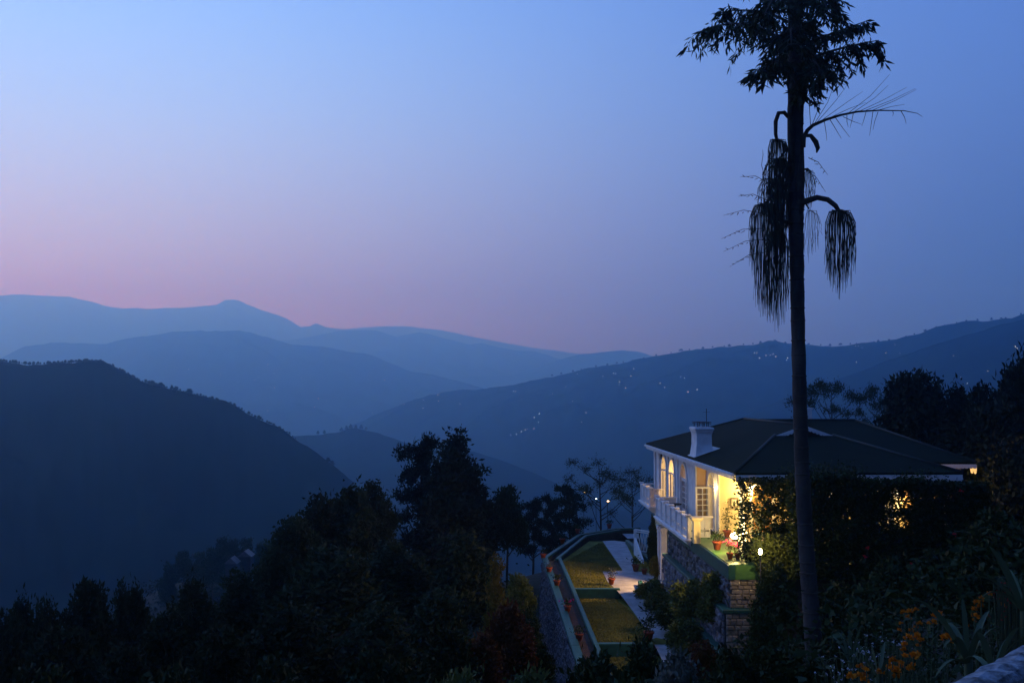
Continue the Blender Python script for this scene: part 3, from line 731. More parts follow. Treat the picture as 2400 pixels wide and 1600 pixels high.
# balconies
def fret_panel(w, h, t=.03):
    m = MB(); f = .05
    m.box(0, w, -t/2, t/2, 0, f); m.box(0, w, -t/2, t/2, h-f, h); m.box(0, f, -t/2, t/2, f, h-f); m.box(w-f, w, -t/2, t/2, f, h-f)
    n = 4; cw = (w-2*f)/n
    for i in range(n):
        x = f+i*cw; m.box(x+.012, x+cw-.012, -t/3, t/3, f, h*.28); m.box(x+.012, x+cw-.012, -t/3, t/3, h*.40, h-f)
    m.beam((f, 0, h*.28), (w-f, 0, h*.40), .02, .04, (0, 1, 0)); m.beam((f, 0, h*.40), (w-f, 0, h*.28), .02, .04, (0, 1, 0))
    return m
def balcony(x, y0, y1, npan, xin, label=None):
    b = hp(MB().box(x-.1, xin, y0-.1, y1+.1, FL-.22, FL).box(x-.18, xin, y0-.18, y1+.18, FL-.10, FL-.02), 'balcony', M['white'], .012)
    st = (y1-y0)/npan; me = fret_panel(st-.14, .86).mesh('panel'); me.materials.append(M['white'])
    for i in range(npan+1):
        y = y0+i*st
        sub(MB().box(x-.07, x+.07, y-.07, y+.07, FL, FL+1.0).box(x-.13, x+.13, y-.13, y+.13, FL+1.0, FL+1.07), 'post', M['white'], b, .008)
        if i < npan:
            o = link('panel', me, None, b); o.matrix_basis = Matrix.Translation((x, y+.07, FL+.06)) @ Matrix.Rotation(R(90), 4, 'Z')
            sub(MB().box(x-.10, x+.10, y+.13, y+st-.13, FL+.93, FL+.985), 'rail', M['white'], b, .008)
    for yy in (y0, y1):
        if xin-x > .5:
            w = xin-x-.2; o = link('panel', fret_panel(w, .86).mesh('panel'), M['white'], b); o.location = (x+.08, yy, FL+.06)
            sub(MB().box(x+.13, xin, yy-.08, yy+.08, FL+.93, FL+.985), 'rail', M['white'], b)
    # moulded corbel below
    sub(MB().prism([(x-.06, FL-.22), (xin, FL-.22), (xin, FL-.62), (x+.35, FL-.52), (x+.1, FL-.36)], 'y', y0, y1), 'corbel', M['white'], b)
    return b
balcony(8.82, 44.6, 52.9, 6, 9.0 if False else 9.93)
balcony(9.2, 57.4, 60.9, 3, 9.93)
# end pedestal of the near balcony
hp(MB().box(8.72, 9.02, 42.9, 43.2, FL+.04, FL+1.0).box(8.66, 9.08, 42.84, 43.26, FL+1.0, FL+1.06).box(8.62, 9.12, 42.8, 43.3, FL+1.06, FL+1.14), 'pedestal', M['cream'], .012)
# white columns carrying the balcony corner
for (x, y) in ((9.0, 52.1), (9.0, 52.9)):
    hp(MB().box(x-.16, x+.16, y-.16, y+.16, FL-3.4, FL-.5).box(x-.2, x+.2, y-.2, y+.2, FL-.7, FL-.5), 'column', M['white'], .015)
tag(ho, 'white hill bungalow with dark green hipped roof and lit arched windows', 'house')

# framed picture on the porch wall
pc = PD(1722, 1177, 45.42)
pic = empty('picture_frame', (pc.x, 45.49, pc.z-.21)); bpy.context.view_layer.update()
m = MB(); w_, h_ = .18, .21
m.box(-w_, w_, -.04, 0, 0, .035).box(-w_, w_, -.04, 0, 2*h_-.035, 2*h_).box(-w_, -w_+.035, -.04, 0, .035, 2*h_-.035).box(w_-.035, w_, -.04, 0, .035, 2*h_-.035)
m.build('frame', M['wood'], pic)
MB().box(-w_+.035, w_-.035, -.015, -.003, .035, 2*h_-.035).build('print', M['paper'], pic)
MB().box(-.06, .06, -.018, -.015, .13, .20).lathe([(.028, .20), (.03, .24), (.012, .28)], (0, -.016, 0), 8).build('sketch', M['iron'], pic)
tag(pic, 'small dark framed picture on the lit yellow porch wall', 'picture')

# small table with chairs' dark silhouette on the balcony
tb = empty('balcony_table', (9.35, 50.6, FL)); 
MB().lathe([(.32, .84), (.34, .87), (.32, .90)], n=16).build('top', M['iron'], tb)
MB().tube([(0, 0, .04), (0, 0, .84)], .03, 8).lathe([(.2, 0), (.2, .03), (.05, .05)], n=12).build('stand', M['iron'], tb)
tag(tb, 'dark round table on the near balcony beside the arched windows', 'table')

# lattice rail by the ground floor steps
lr = empty('lattice_rail', (9.0, 58.5, L1)); bpy.context.view_layer.update()
def lat(mb, n, mat): return place_in(mb.build(n, M[mat], None, .008), lr)
c0 = PZ(1489, 1300, L1); c1 = PZ(1522, 1306, L1); hgt = 1.55
for k, c in enumerate((c0, c1)):
    lat(MB().box(c.x-.08, c.x+.08, c.y-.08, c.y+.08, L1, L1+hgt), 'post', 'white')
for zz_ in (.30, hgt-.12, hgt):
    lat(MB().beam(c0+Vector((0, 0, zz_)), c1+Vector((0, 0, zz_)), .07, .07), 'rail', 'white')
for i in range(5):
    a = c0.lerp(c1, i/5); b = c0.lerp(c1, (i+1)/5)
    lat(MB().beam(a+Vector((0, 0, .34)), b+Vector((0, 0, hgt-.2)), .03, .04).beam(b+Vector((0, 0, .34)), a+Vector((0, 0, hgt-.2)), .03, .04), 'lattice', 'white')
lat(MB().prism([(c0.y+.1, L1), (c0.y-3.2, L1), (c0.y-3.0, L1+.25), (c0.y-1.2, L1+.75), (c0.y+.1, L1+1.1)], 'x', c0.x-.05, c0.x+.05), 'stair_cheek', 'white')
tag(lr, 'white lattice stair rail beside the ground floor of the house', 'railing')

# ------------------------------------------------------------------ lamps
def point_light(name, loc, power, col, radius, parent):
    l = bpy.data.lights.new(name, 'POINT'); l.energy = power; l.color = col; l.shadow_soft_size = radius
    o = bpy.data.objects.new(name, l); COL.objects.link(o); o.parent = parent; o.location = loc; return o
WARM = (1, .69, .24)
def spot_lamp(name, loc, stem, label, power, r=.10, col=WARM):
    e = empty(name, loc)
    MB().lathe([(.13, 0), (.13, .03), (.03, .05)], n=12).tube([(0, 0, .04), (0, 0, stem)], .022, 8).build('stem', M['iron'], e)
    MB().lathe([(.02, stem-.02), (r*.75, stem+.02), (r*.8, stem+.05), (r*.6, stem+.06)], n=12).build('socket', M['iron'], e)
    MB().lathe([(r*.5, stem+.061), (r*.95, stem+.11), (r, stem+.16), (r*.8, stem+.23), (r*.25, stem+.27)], n=14).build('bulb', M['bulb'], e)
    point_light('lamp_light', (0, 0, stem+.42), power, col, .06, e)
    return tag(e, label, 'lamp', 'garden lamps at the terrace')
fl = PD(1722, 1255, 39.4)
spot_lamp('terrace_lamp', (fl.x, fl.y, FL+.04), fl.z-FL-.04-.16, 'brilliant round lamp on the terrace above the pink flowers', 700, .17)
sl = PD(1782, 1292, 36.5)
spot_lamp('terrace_lamp', (sl.x, sl.y, FL-2.2), sl.z-FL+2.2-.16, 'small bright lamp in the leaves right of the pink flowers', 85, .065)
def wall_lantern(loc, label, power, face='-y', col=WARM, out=.22):
    e = empty('wall_lantern', loc, {'-y': 0, '-x': R(-90)}[face])
    MB().box(-.05, .05, -.03, 0, -.1, .14).tube([(0, -.03, .1), (0, -out*.6, .18), (0, -out, .12)], .014, 6).build('bracket', M['iron'], e)
    MB().lathe([(.01, .14), (.11, .07), (.115, .05)], (0, -out, 0), 10).build('cap', M['iron'], e)
    MB().lathe([(.04, -.12), (.085, -.08), (.095, 0), (.08, .05)], (0, -out, 0), 12).build('globe', M['softbulb'], e)
    point_light('lamp_light', (0, -out-.16, -.02), power, col, .06, e)
    return tag(e, label, 'lamp', 'wall lanterns of the house')
def pd(px, py, y): p = PD(px, py, y); return (p.x, y, p.z)
wall_lantern(pd(1757, 1140, 45.5), 'glowing wall lantern beside the front door behind the vine', 280)
wall_lantern(pd(2098, 1152, 45.5), 'bright porch lantern showing through the vine near its right end', 240, out=.5)
wall_lantern((20.2, 45.6, -4.4), 'wall lantern lighting the orange wall under the rear eave', 120, col=(1, .5, .14))
hl = wall_lantern((10.0, 50.74, -7.6), 'hooded wall lantern under the balcony that lights the path', 330, '-x', (1, .62, .24))
for c in hl.children:
    if c.type == 'LIGHT':
        ld = bpy.data.lights.new('lamp_light', 'SPOT'); ld.energy = 1900; ld.color = (1, .62, .24); ld.spot_size = R(108); ld.spot_blend = .45; ld.shadow_soft_size = .05
        c.data = ld; c.rotation_euler = Vector((0, -1, -.36)).to_track_quat('-Z', 'Y').to_euler()
wall_lantern((10.45, 45.98, -4.35), 'small white lantern on the wall beside the arched side door', 45, '-x').scale = (.42, .42, .42)
wall_lantern(pd(1960, 1160, 45.5), 'porch lantern behind the palm trunk and the dense vine', 90)
def pendant(loc, label, power):
    e = empty('pendant_lamp', loc)
    MB().tube([(0, 0, 0), (0, 0, .5)], .012, 6).build('cord', M['iron'], e)
    MB().lathe([(.24, -.2), (.2, -.1), (.08, 0), (.02, .02)], n=16).build('lamp_shade', M['cream'], e)
    MB().lathe([(.03, -.2), (.06, -.15), (.05, -.08)], n=10).build('bulb', M['softbulb'], e)
    point_light('lamp_light', (0, 0, -.28), power, (1, .62, .2), .08, e)
    return tag(e, label, 'lamp', 'lamps inside the house')
pendant((11.8, 54.4, -3.85), 'pendant lamp in the room behind the arched windows', 700)
pendant((12.4, 47.2, -3.85), 'pendant lamp in the hall behind the front door', 110)

# ------------------------------------------------------------------ foliage
def leaf_quads(C, L, W, rs, up=.3, down=0., Ddir=None):
    """kite-shaped leaves at C; returns V,F"""
    n = len(C); d = rs.normal(0, 1, (n, 3)); d[:, 2] = d[:, 2]*.6+up-down
    if Ddir is not None: d = d*.6+Ddir
    d /= np.linalg.norm(d, axis=1)[:, None]+1e-9
    q = rs.normal(0, 1, (n, 3)); s = np.cross(d, q); s /= np.linalg.norm(s, axis=1)[:, None]+1e-9
    nn = np.cross(d, s)
    L = (L*rs.uniform(.6, 1.3, n))[:, None]; W = (W*rs.uniform(.7, 1.2, n))[:, None]
    V = np.empty((n, 4, 3)); V[:, 0] = C; V[:, 1] = C+d*L*.5+s*W*.5+nn*W*.12; V[:, 2] = C+d*L-nn*W*.15; V[:, 3] = C+d*L*.45-s*W*.5+nn*W*.12
    return V.reshape(-1, 3), np.arange(n*4).reshape(n, 4)
def lobes_tree(seed, lobes, ncl, nlf, clr, L, W, trunk_r=.022, fork=.25, up=.3, surf=.75, twigr=.004, trunk_top=.9, lean=0):
    """unit-height tree: lobes (cx,cy,cz,rx,ry,rz); returns (wood mesh, leaf mesh)"""
    rs = np.random.RandomState(seed); r = random.Random(seed); wood = MB(); Cs = []
    tp_ = [Vector((lean*t*t+.012*math.sin(5*t+seed), .012*math.cos(4*t+seed), t*trunk_top)) for t in np.linspace(-.06, 1, 9)]
    wood.tube(tp_, [trunk_r*(1.25-1.1*i/8) if i else trunk_r*1.6 for i in range(9)], 7)
    for (cx, cy, cz, rx, ry, rz) in lobes:
        c = Vector((cx, cy, cz)); z0 = max(.06, min(cz-rz*.3-math.hypot(cx, cy)*.55, trunk_top*.95)); t = z0/trunk_top
        st = Vector((lean*t*t, 0, z0)); mid = st.lerp(c, .5)+Vector((0, 0, -.02))
        rad = max(trunk_r*.5*(1.15-z0), twigr*1.6)
        wood.tube([st, mid, c], [rad, rad*.75, rad*.45], 5, cap=False)
        k = max(3, int(ncl*(rx*ry*rz)**(1/3)/.12))
        for _ in range(k):
            v = rs.normal(0, 1, 3); v /= np.linalg.norm(v); rad_ = r.uniform(surf, 1) if r.random() < .8 else r.uniform(.2, surf)
            p = np.array([cx+v[0]*rx*rad_, cy+v[1]*ry*rad_, cz+v[2]*rz*rad_])
            if r.random() < .6: wood.tube([c, c.lerp(Vector(p), .6)+Vector((0, 0, .006)), Vector(p)], [twigr, twigr*.7, twigr*.35], 3, cap=False)
            m_ = max(4, int(nlf*r.uniform(.5, 1.4)))
            Cs.append(p+rs.normal(0, clr*r.uniform(.6, 1.3), (m_, 3))*np.array([1, 1, .75]))
    V, Fc = leaf_quads(np.concatenate(Cs), L, W, rs, up)
    return wood.mesh('trunk'), npmesh('crown', V, Fc)
def rlobes(seed, n, zc, zr, rr_, lr_, flat=.8, zmin=.2):
    r = random.Random(seed); out = []
    for i in range(n):
        a = i*2.4+r.uniform(-.5, .5); q = math.sqrt((i+.4)/n)
        z = zc+zr*(1-q*q*1.1)*r.uniform(.6, 1.1)-r.uniform(0, zr*.9)*q; rad = lr_*r.uniform(.7, 1.25)
        out.append((rr_*q*math.cos(a), rr_*q*math.sin(a), max(zmin, min(z, 1-rad*flat)), rad, rad, rad*flat))
    out.append((.02, 0, .98-lr_*.9, lr_*1.15, lr_*1.15, lr_*.9)); return out
PROTO = {}
for i in range(3): PROTO['broad%d' % i] = (lobes_tree(20+i, rlobes(20+i, 13, .55, .33, .26, .13), 22, 34, .035, .05, .024), 'leaf')
for i in range(2): PROTO['slim%d' % i] = (lobes_tree(30+i, rlobes(30+i, 11, .52, .40, .13, .10, 1.0), 22, 30, .03, .042, .018), 'leaf')
cyp = []
for k in range(15):
    t = k/14; rad = .20*(1-t**2.5)**.8*(.85+.3*((k*37) % 10)/10)+.02; cyp.append((.02*math.sin(k*2.1), .02*math.cos(k*1.7), .10+.86*t, rad, rad, .09))
    if k < 12: a = k*2.2; cyp.append((rad*.62*math.cos(a), rad*.62*math.sin(a), .12+.80*t, rad*.5, rad*.5, .075))
PROTO['cypress'] = (lobes_tree(41, cyp, 32, 42, .024, .034, .015, trunk_r=.02, up=.7), 'leafdark')
tier = []
for k in range(13):
    a = k*2.4; t = .34+.62*k/13; ra = .30*(1-.55*(k/13))*(.7+.4*((k*53) % 10)/10)
    tier.append((ra*math.cos(a), ra*math.sin(a), t, .11, .11, .035))
    tier.append((ra*.5*math.cos(a+.3), ra*.5*math.sin(a+.3), t+.015, .08, .08, .03))
PROTO['tier'] = (lobes_tree(51, tier, 24, 30, .022, .036, .012, trunk_r=.02, up=.5), 'leafdark')
feat = []
for k in range(17):
    a = k*2.4; q = math.sqrt((k+.5)/17); feat.append((.36*q*math.cos(a), .36*q*math.sin(a), .93-.34*q*q*((k*29 % 10)/10)-.05*((k*7) % 5), .10, .10, .045))
PROTO['feather'] = (lobes_tree(61, feat, 26, 12, .026, .024, .007, trunk_r=.014, twigr=.0026, up=.2, surf=.3), 'leafpale')
acac = []
for k in range(14):
    a = k*2.4; q = math.sqrt((k+.5)/14); acac.append((.5*q*math.cos(a), .5*q*math.sin(a), .95-.42*((k*41 % 10)/10)*q, .15, .15, .028))
PROTO['acacia'] = (lobes_tree(63, acac, 22, 20, .026, .026, .010, trunk_r=.015, twigr=.003, up=.2, surf=.3), 'leafpale')
for i in range(3): PROTO['shrub%d' % i] = (lobes_tree(70+i, [(.34*math.cos(a*2.4)*math.sqrt(a/11), .34*math.sin(a*2.4)*math.sqrt(a/11), [.22,.72,.3,.55,.24,.62,.3,.45,.22,.5,.3][a], .21, .21, .2) for a in range(11)], 17, 28, .055, .09, .045, trunk_r=.02, fork=.1), 'leafshrub')
for k, ((w_, l_), mt) in PROTO.items():
    w_.materials.append(M['bark']); l_.materials.append(M[mt])
def proto_width(k): 
    l_ = PROTO[k][0][1]; co = np.empty(len(l_.vertices)*3, dtype=np.float32); l_.vertices.foreach_get('co', co); co = co.reshape(-1, 3)
    return max(np.ptp(co[:, 0]), np.ptp(co[:, 1])), co[:, 2].max()
PW = {k: proto_width(k) for k in PROTO}
def plant(name, kind, loc, h, width, label, cat, group=None, mat=None, rz=None, wood='trunk', leaf='crown'):
    """copy of a prototype standing at loc, h metres tall and width metres across"""
    rz = (hash((round(loc[0], 2), round(loc[1], 2))) % 628)/100 if rz is None else rz
    e = empty(name, loc, rz); (wm, lm), _ = PROTO[kind]; pw, ph = PW[kind]; s = Vector((width/pw, width/pw, h/ph))
    lift = 0
    if kind.startswith('shrub') and h > 1.35*width:          # leggy shrub: bare stems below a rounded head
        hh = 1.25*width; lift = h-hh; s.z = hh/ph
        m = MB(); r_ = random.Random(int(abs(loc[0])*100))
        for k in range(4):
            a = k*1.6+r_.random(); q = width*.16
            m.tube([(.05*math.cos(a), .05*math.sin(a), -.1), (q*.6*math.cos(a), q*.6*math.sin(a), lift*.5), (q*math.cos(a), q*math.sin(a), lift+hh*.3)], [.03, .025, .015], 5)
        m.build('stem', M['bark'], e)
    for nm, me in ((wood, wm), (leaf, lm)):
        o = link(nm, me, None, e); o.scale = s; o.location.z = lift
        if mat and nm == leaf: o.material_slots[0].link = 'OBJECT'; o.material_slots[0].material = M[mat]
    return tag(e, label, cat, group)
def tree_px(name, kind, px, py, D, wpx, label, group=None, mat=None, rz=None, base=None, cat='tree'):
    top = PD(px, py, D); zb = ground(top.x, top.y)-.2 if base is None else base
    h = max(2.0, top.z-zb)
    return plant(name, kind, (top.x, top.y, zb), h, wpx/F*D, label, cat, group, mat, rz)

# trees: (name, kind, px top, py top, distance, width px, label, material)
T = [
 ('cypress_tree','cypress',1066,992,64,255,'tall dark conical cypress, the tallest tree left of the house','leafdark'),
 ('layered_pine','tier',985,1008,66,190,'tiered pine with flat branches touching the left of the tall cypress','leafdark'),
 ('broadleaf_tree','broad0',1190,1128,66,110,'dark round tree just right of the tall cypress',None),
 ('pine_tree','tier',1250,1160,74,110,'low layered tree with bare trunks behind the lawn corner',None),
 ('pine_tree','tier',1335,1126,76,130,'layered tree in front of the two distant warm lamps',None),
 ('pine_tree','tier',1292,1150,80,80,'small layered tree between two others beyond the lawn',None),
 ('feathery_tree','feather',1405,1058,73,180,'bare feathery tree with fine twigs beyond the lawn','leafpale'),
 ('feathery_tree','feather',1480,1080,76,130,'smaller feathery tree touching the left end of the house','leafpale'),
 ('broadleaf_tree','broad1',820,1112,56,170,'broad dark tree crowning the left slope','leaf'),
 ('broadleaf_tree','broad2',742,1140,55,160,'round dark tree left of the crest of the slope','leaf'),
 ('broadleaf_tree','slim0',872,1120,60,90,'narrow dark tree between the slope crest and the layered pine','leaf'),
 ('broadleaf_tree','slim1',905,1140,62,90,'narrow tree close below the layered pine','leaf'),
 ('broadleaf_tree','broad0',690,1200,52,150,'rounded tree stepping down the left slope','leaf'),
 ('broadleaf_tree','broad1',650,1255,50,140,'lower rounded tree on the falling edge of the slope','leaf'),
 ('broadleaf_tree','broad1',455,1330,44,140,'dark tree left of the slope above the hazy far houses','leaf'),
 ('broadleaf_tree','broad2',560,1320,46,150,'wide dark tree below the small far houses','leaf'),
 ('broadleaf_tree','broad1',326,1338,42,95,'thin topped tree rising at the lower left','leaf'),
 ('broadleaf_tree','broad2',285,1345,43,80,'slender tree in the lower left, second from a pair of tops','leaf'),
 ('broadleaf_tree','broad0',208,1342,41,130,'bushy tree standing out at the lower left','leaf'),
 ('broadleaf_tree','broad2',112,1382,40,110,'small tree beside the leftmost one at the lower left','leaf'),
 ('broadleaf_tree','broad1',52,1366,42,110,'open crowned tree near the left edge','leaf'),
 ('broadleaf_tree','broad0',8,1412,38,120,'tree cut by the left edge of the picture','leaf'),
 ('broadleaf_tree','broad2',400,1400,36,170,'low broad tree in the lower left thicket','leaf'),
 ('broadleaf_tree','broad0',150,1450,32,200,'broad dark tree filling the bottom left corner','leaf'),
 ('broadleaf_tree','broad1',300,1470,31,180,'dark tree along the bottom left edge','leaf'),
 ('broadleaf_tree','broad2',520,1440,34,200,'dark spreading tree left of the thicket centre','leaf'),
 ('broadleaf_tree','broad0',780,1270,46,230,'big dark tree in the middle of the left slope','leaf'),
 ('broadleaf_tree','broad1',930,1250,52,190,'dark tree under the layered pine','leaf'),
 ('broadleaf_tree','broad2',1090,1230,50,200,'dark tree at the foot of the tall cypress','leaf'),
 ('broadleaf_tree','broad0',680,1400,36,240,'dark tree in the lower middle of the slope','leaf'),
 ('broadleaf_tree','broad1',880,1380,38,240,'dark tree below the slope crest','leaf'),
 ('broadleaf_tree','broad2',1030,1360,40,200,'dark tree left of the rust coloured bush','leaf'),
 ('broadleaf_tree','slim1',1160,1285,46,80,'slim tree just left of the garden wall corner','leafgold'),
 ('acacia_tree','acacia',1945,878,74,230,'flat topped open tree behind the right of the roof','leafpale'),
 ('acacia_tree','acacia',2050,890,76,150,'second flat topped tree merging with the dark trees','leafpale'),
 ('feathery_tree','feather',2060,950,70,120,'thin bare tree showing trunk over the right roof slope','leafpale'),
 ('broadleaf_tree','broad0',2140,853,60,230,'dark bushy tree, left of those behind the house','leafdark'),
 ('broadleaf_tree','broad2',2195,868,61,140,'narrow dark top between the bushy trees behind the house','leafdark'),
 ('broadleaf_tree','broad1',2238,872,60,180,'dark rounded tree in the gap right of the house','leafdark'),
 ('broadleaf_tree','broad0',2300,885,56,140,'slim dark tree before the tallest one at the right','leafdark'),
 ('broadleaf_tree','broad1',2362,812,52,190,'tallest dark tree near the right edge','leafdark'),
 ('broadleaf_tree','broad2',2408,795,50,200,'dark tree cut by the right edge','leafdark'),
 ('broadleaf_tree','broad0',2330,930,46,220,'broad dark tree low at the right edge','leafdark'),
 ('broadleaf_tree','broad1',2230,960,52,260,'broad dark tree filling behind the rear eave','leafdark'),
 ('broadleaf_tree','broad2',2380,1010,40,260,'dark tree at the right edge below the tallest','leafdark'),
]
for (nm, kd, px, py, D, wp, lb, mt) in T:
    base = -9.0 if px > 1850 else None
    tree_px(nm, kd, px, py, D, wp*(1.3 if mt == 'leaf' else 1), lb, 'trees around the house and slope', mt, base=base)
# hazy trees lower down the spur and two cottages among them
HZ = [(430,1286,235,60,'hazy tree at the left end of the lower spur'),(470,1290,238,55,'small hazy tree second from the left on the spur'),(520,1252,245,75,'hazy tree highest on the lower spur'),(548,1258,248,50,'slim hazy tree right of the highest one on the spur'),(580,1256,250,60,'hazy tree above the pale cottages'),(612,1262,250,65,'hazy tree close to the dark slope'),(500,1278,225,75,'wide hazy tree in front of the highest one'),(640,1270,240,75,'hazy tree half hidden by the dark slope'),(395,1310,225,55,'lowest hazy tree at the left of the spur'),(565,1282,232,60,'hazy tree just beside the cottage roofs')]
for i, (px, py, D, wp, lb) in enumerate(HZ):
    top = PD(px, py, D); g_ = ground(top.x, top.y)
    plant('hazy_tree', ['broad0', 'slim0', 'broad2'][i % 3], (top.x, top.y, max(g_, top.z-14)), top.z-max(g_, top.z-14), wp/F*D, lb, 'tree', 'hazy trees on the lower spur')
M['sheet'] = material('tin_sheet', (.10,.10,.11), (.06,.06,.065), 2, .6)
def cottage(px, py, D, w, label, mat_r='stone'):
    c = PD(px, py, D); e = empty('cottage', (c.x, c.y, c.z-4)); 
    MB().box(-w/2, w/2, -1.5, 1.5, 0, 3).build('wall', M['mortar'], e)
    rf_ = MB().prism([(-w/2-.3, 2.95), (0, 4.2), (w/2+.3, 2.95)], 'y', -1.8, 1.8).build('roof', M['sheet'], e)
    MB().box(-.5, .4, -1.54, -1.5, 1, 2).build('window', M['iron'], e)
    return tag(e, label, 'house', 'cottages on the lower spur')
cottage(577, 1290, 222, 2.6, 'pale roofed cottage among the hazy trees, upper one')
cottage(545, 1306, 218, 2.2, 'pale cottage among the hazy trees, lower left one')

# small crest trees on the left hill
rs = random.Random(12)
CT = [(x, None) for x in range(2, 250, 4)] + [(x, None) for x in range(252, 700, 7)] + [(358, 'b'), (378, 'b'), (414, 'b'), (405, 'b'), (445, 'b'), (605, 'b'), (770, 'b'), (780, 'b')]
pl_x = [p[0] for p in P_left]; pl_y = [p[1] for p in P_left]
for i, (x, b) in enumerate(CT):
    x += rs.uniform(-3, 3); y = float(np.interp(x, pl_x, pl_y)); h = rs.uniform(9, 13) if b else rs.uniform(2.5, 8); D = 818
    p = PD(x, y, D); hm = h/F*D*1.25
    plant('crest_tree', ['slim0', 'broad1', 'broad0', 'tier', 'slim1'][i % 5], (p.x, p.y, p.z-hm*.45), hm*1.15, hm*rs.uniform(.7, 1.5), 'tiny dark tree on the skyline of the near left hill', 'tree', 'trees along the crest of the left hill')
for i, x in enumerate((800, 812, 822, 834, 846, 858, 745, 760)):
    y = float(np.interp(x, [p[0] for p in P_spur], [p[1] for p in P_spur])); p = PD(x, y, 1745); hm = rs.uniform(7, 11)
    plant('spur_tree', 'slim0' if i % 2 else 'broad2', (p.x, p.y, p.z-2), hm, hm*.8, 'faint tree on the low spur behind the left hill', 'tree', 'trees on the low spur')
pr_x = [p[0] for p in P_right]; pr_y = [p[1] for p in P_right]
for i in range(46):
    x = 1290+i*25+rs.uniform(-9, 9); y = float(np.interp(x, pr_x, pr_y)); D = float(np.interp(x, [600, 1500, 2400, 3000], [3500, 2600, 1900, 1700]))
    p = PD(x, y, D-2); hm = rs.uniform(3, 7)/F*D
    plant('ridge_tree', ['broad0', 'slim1', 'broad1'][i % 3], (p.x, p.y, p.z-hm*.35), hm*1.2, hm*rs.uniform(.9, 1.8), 'tiny tree on the skyline of the long right ridge', 'tree', 'trees along the right ridge')

# ------------------------------------------------------------------ village lights
def hill_hit(px, py):
    dg = bpy.context.evaluated_depsgraph_get(); d = ray(px, py).normalized()
    hit, loc, nn, idx, ob, mt = sc.ray_cast(dg, d*400, d)
    return loc if hit else None
VL = [(441,866,1),(517,877,.6),(560,895,.6),(597,891,1),(606,884,.9),(628,854,.5),(642,875,.8),(633,907,.5),(644,910,.4),(706,885,1),(746,934,.8),(765,940,.9),(737,955,.8),(628,963,.8),(853,912,.5),(867,907,.5),(902,892,.5),(873,968,.9),(947,948,.6),(993,938,.8),(991,957,1.3),(1026,926,.8),(1028,940,.6),(1078,947,.6),
 (1264,970,1.5),(1252,979,1.1),(1262,990,.6),(1251,1005,1.2),(1237,1006,1.0),(1231,1008,1.2),(1222,1012,1.1),(1210,1018,1.3),(1197,1020,.7),(1223,935,1),(1203,918,1),(1208,918,.8),(1294,924,.9),(1342,941,.8),(1374,968,.8),(1363,990,.6),(1353,877,.7),(1348,867,.6),(1413,883,.9),(1438,876,1.0),(1443,876,.8),(1485,865,.8),(1479,882,1.3),(1452,896,1.1),(1451,902,.8),(1466,910,.4),(1547,899,.8),(1558,909,1.1),(1596,884,.8),(1604,887,1.4),(1634,914,1.2),(1612,920,.7),(1327,907,.6),
 (1768,828,1.2),(1774,828,.9),(1780,840,.8),(1795,834,1),(1805,834,.9),(1812,831,.9),(1818,837,1.3),(1846,840,1.2),(1844,845,.7),(1973,810,1.2),(2005,812,.8),(2012,812,.9),(2021,816,.5),(2007,850,1.5),(2076,828,1.1),(2109,829,.7),(2098,809,.5),(2235,835,.7),(2252,885,.8),(2267,900,1.6),(2380,814,1.3),(2384,818,1.0),(2315,871,.8)]
hut_w = MB().box(-3, 3, -2.2, 2.2, -4, 2.6).mesh('wall'); hut_w.materials.append(M['mortar'])
hut_r = MB().prism([(-3.3, 2.6), (0, 4.2), (3.3, 2.6)], 'y', -2.5, 2.5).mesh('roof'); hut_r.materials.append(M['mortar'])
hut_l = MB().box(-.8, .8, -2.75, -2.25, .3, 1.9).mesh('lit_window')
bpy.context.view_layer.update()
LIT = {}
for k in (.4, .6, .8, 1.0, 1.3, 1.6):
    LIT[k] = emitter('village_lamp_%d' % int(k*10), (.80, .89, 1), 5*k**1.3)
LIT['w'] = emitter('village_lamp_warm', (1, .62, .30), 8)
hits = []
for (px, py, s) in VL:
    q = hill_hit(px, py)
    if q is not None: hits.append((px, py, s, q))
for (px, py, s, q) in hits:
    D = q.length; e = empty('village_house', q+Vector((0, 0, 1.0)), -math.atan2(q.x, q.y))
    sc_ = D/2600*.5
    for nm, me in (('wall', hut_w), ('roof', hut_r), ('lit_window', hut_l)):
        if not hut_l.materials: hut_l.materials.append(LIT[1.0])
        o = link(nm, me, None, e); o.scale = (sc_,)*3
        if nm == 'lit_window':
            kk = min((k for k in LIT if k != 'w'), key=lambda k: abs(k-s)); o.material_slots[0].link = 'OBJECT'
            o.material_slots[0].material = LIT['w'] if (px*7+py) % 6 == 0 or (px, py) == (1479, 882) else LIT[kk]
    z_ = 'tiny lit house on the middle range of hills' if px < 960 else ('tiny lit house on the long slope left of the palm' if px < 1700 else 'tiny lit house high on the ridge behind the palm')
    tag(e, z_, 'house', z_.replace('tiny lit house', 'lit houses'))
# two brighter lamps seen through the trees beyond the lawn
for (px, py, D, lb, mt) in ((1368, 1152, 210, 'warm lamp shining through the trees left of the feathery tree', 'litA'), (1397, 1167, 215, 'white lamp behind the trunk of the feathery tree', 'litB'), (1424, 1173, 212, 'small warm lamp low behind the feathery tree', 'litA')):
    c = PD(px, py, D); e = empty('street_lamp', (c.x, c.y, c.z-6))
    if mt not in M: M[mt] = emitter('street_'+mt, (1, .62, .25) if mt == 'litA' else (.8, .92, 1), 9)
    MB().tube([(0, 0, -6), (0, 0, 5.6), (0, -.3, 6), (0, -.7, 6.02)], .06, 6).build('pole', M['iron'], e)
    MB().lathe([(.05, .12), (.22, .02), (.24, -.04), (.1, -.08)], (0, -.8, 6), 10).build('lamp_head', M[mt], e)
    tag(e, lb, 'street lamp', 'street lamps beyond the garden')

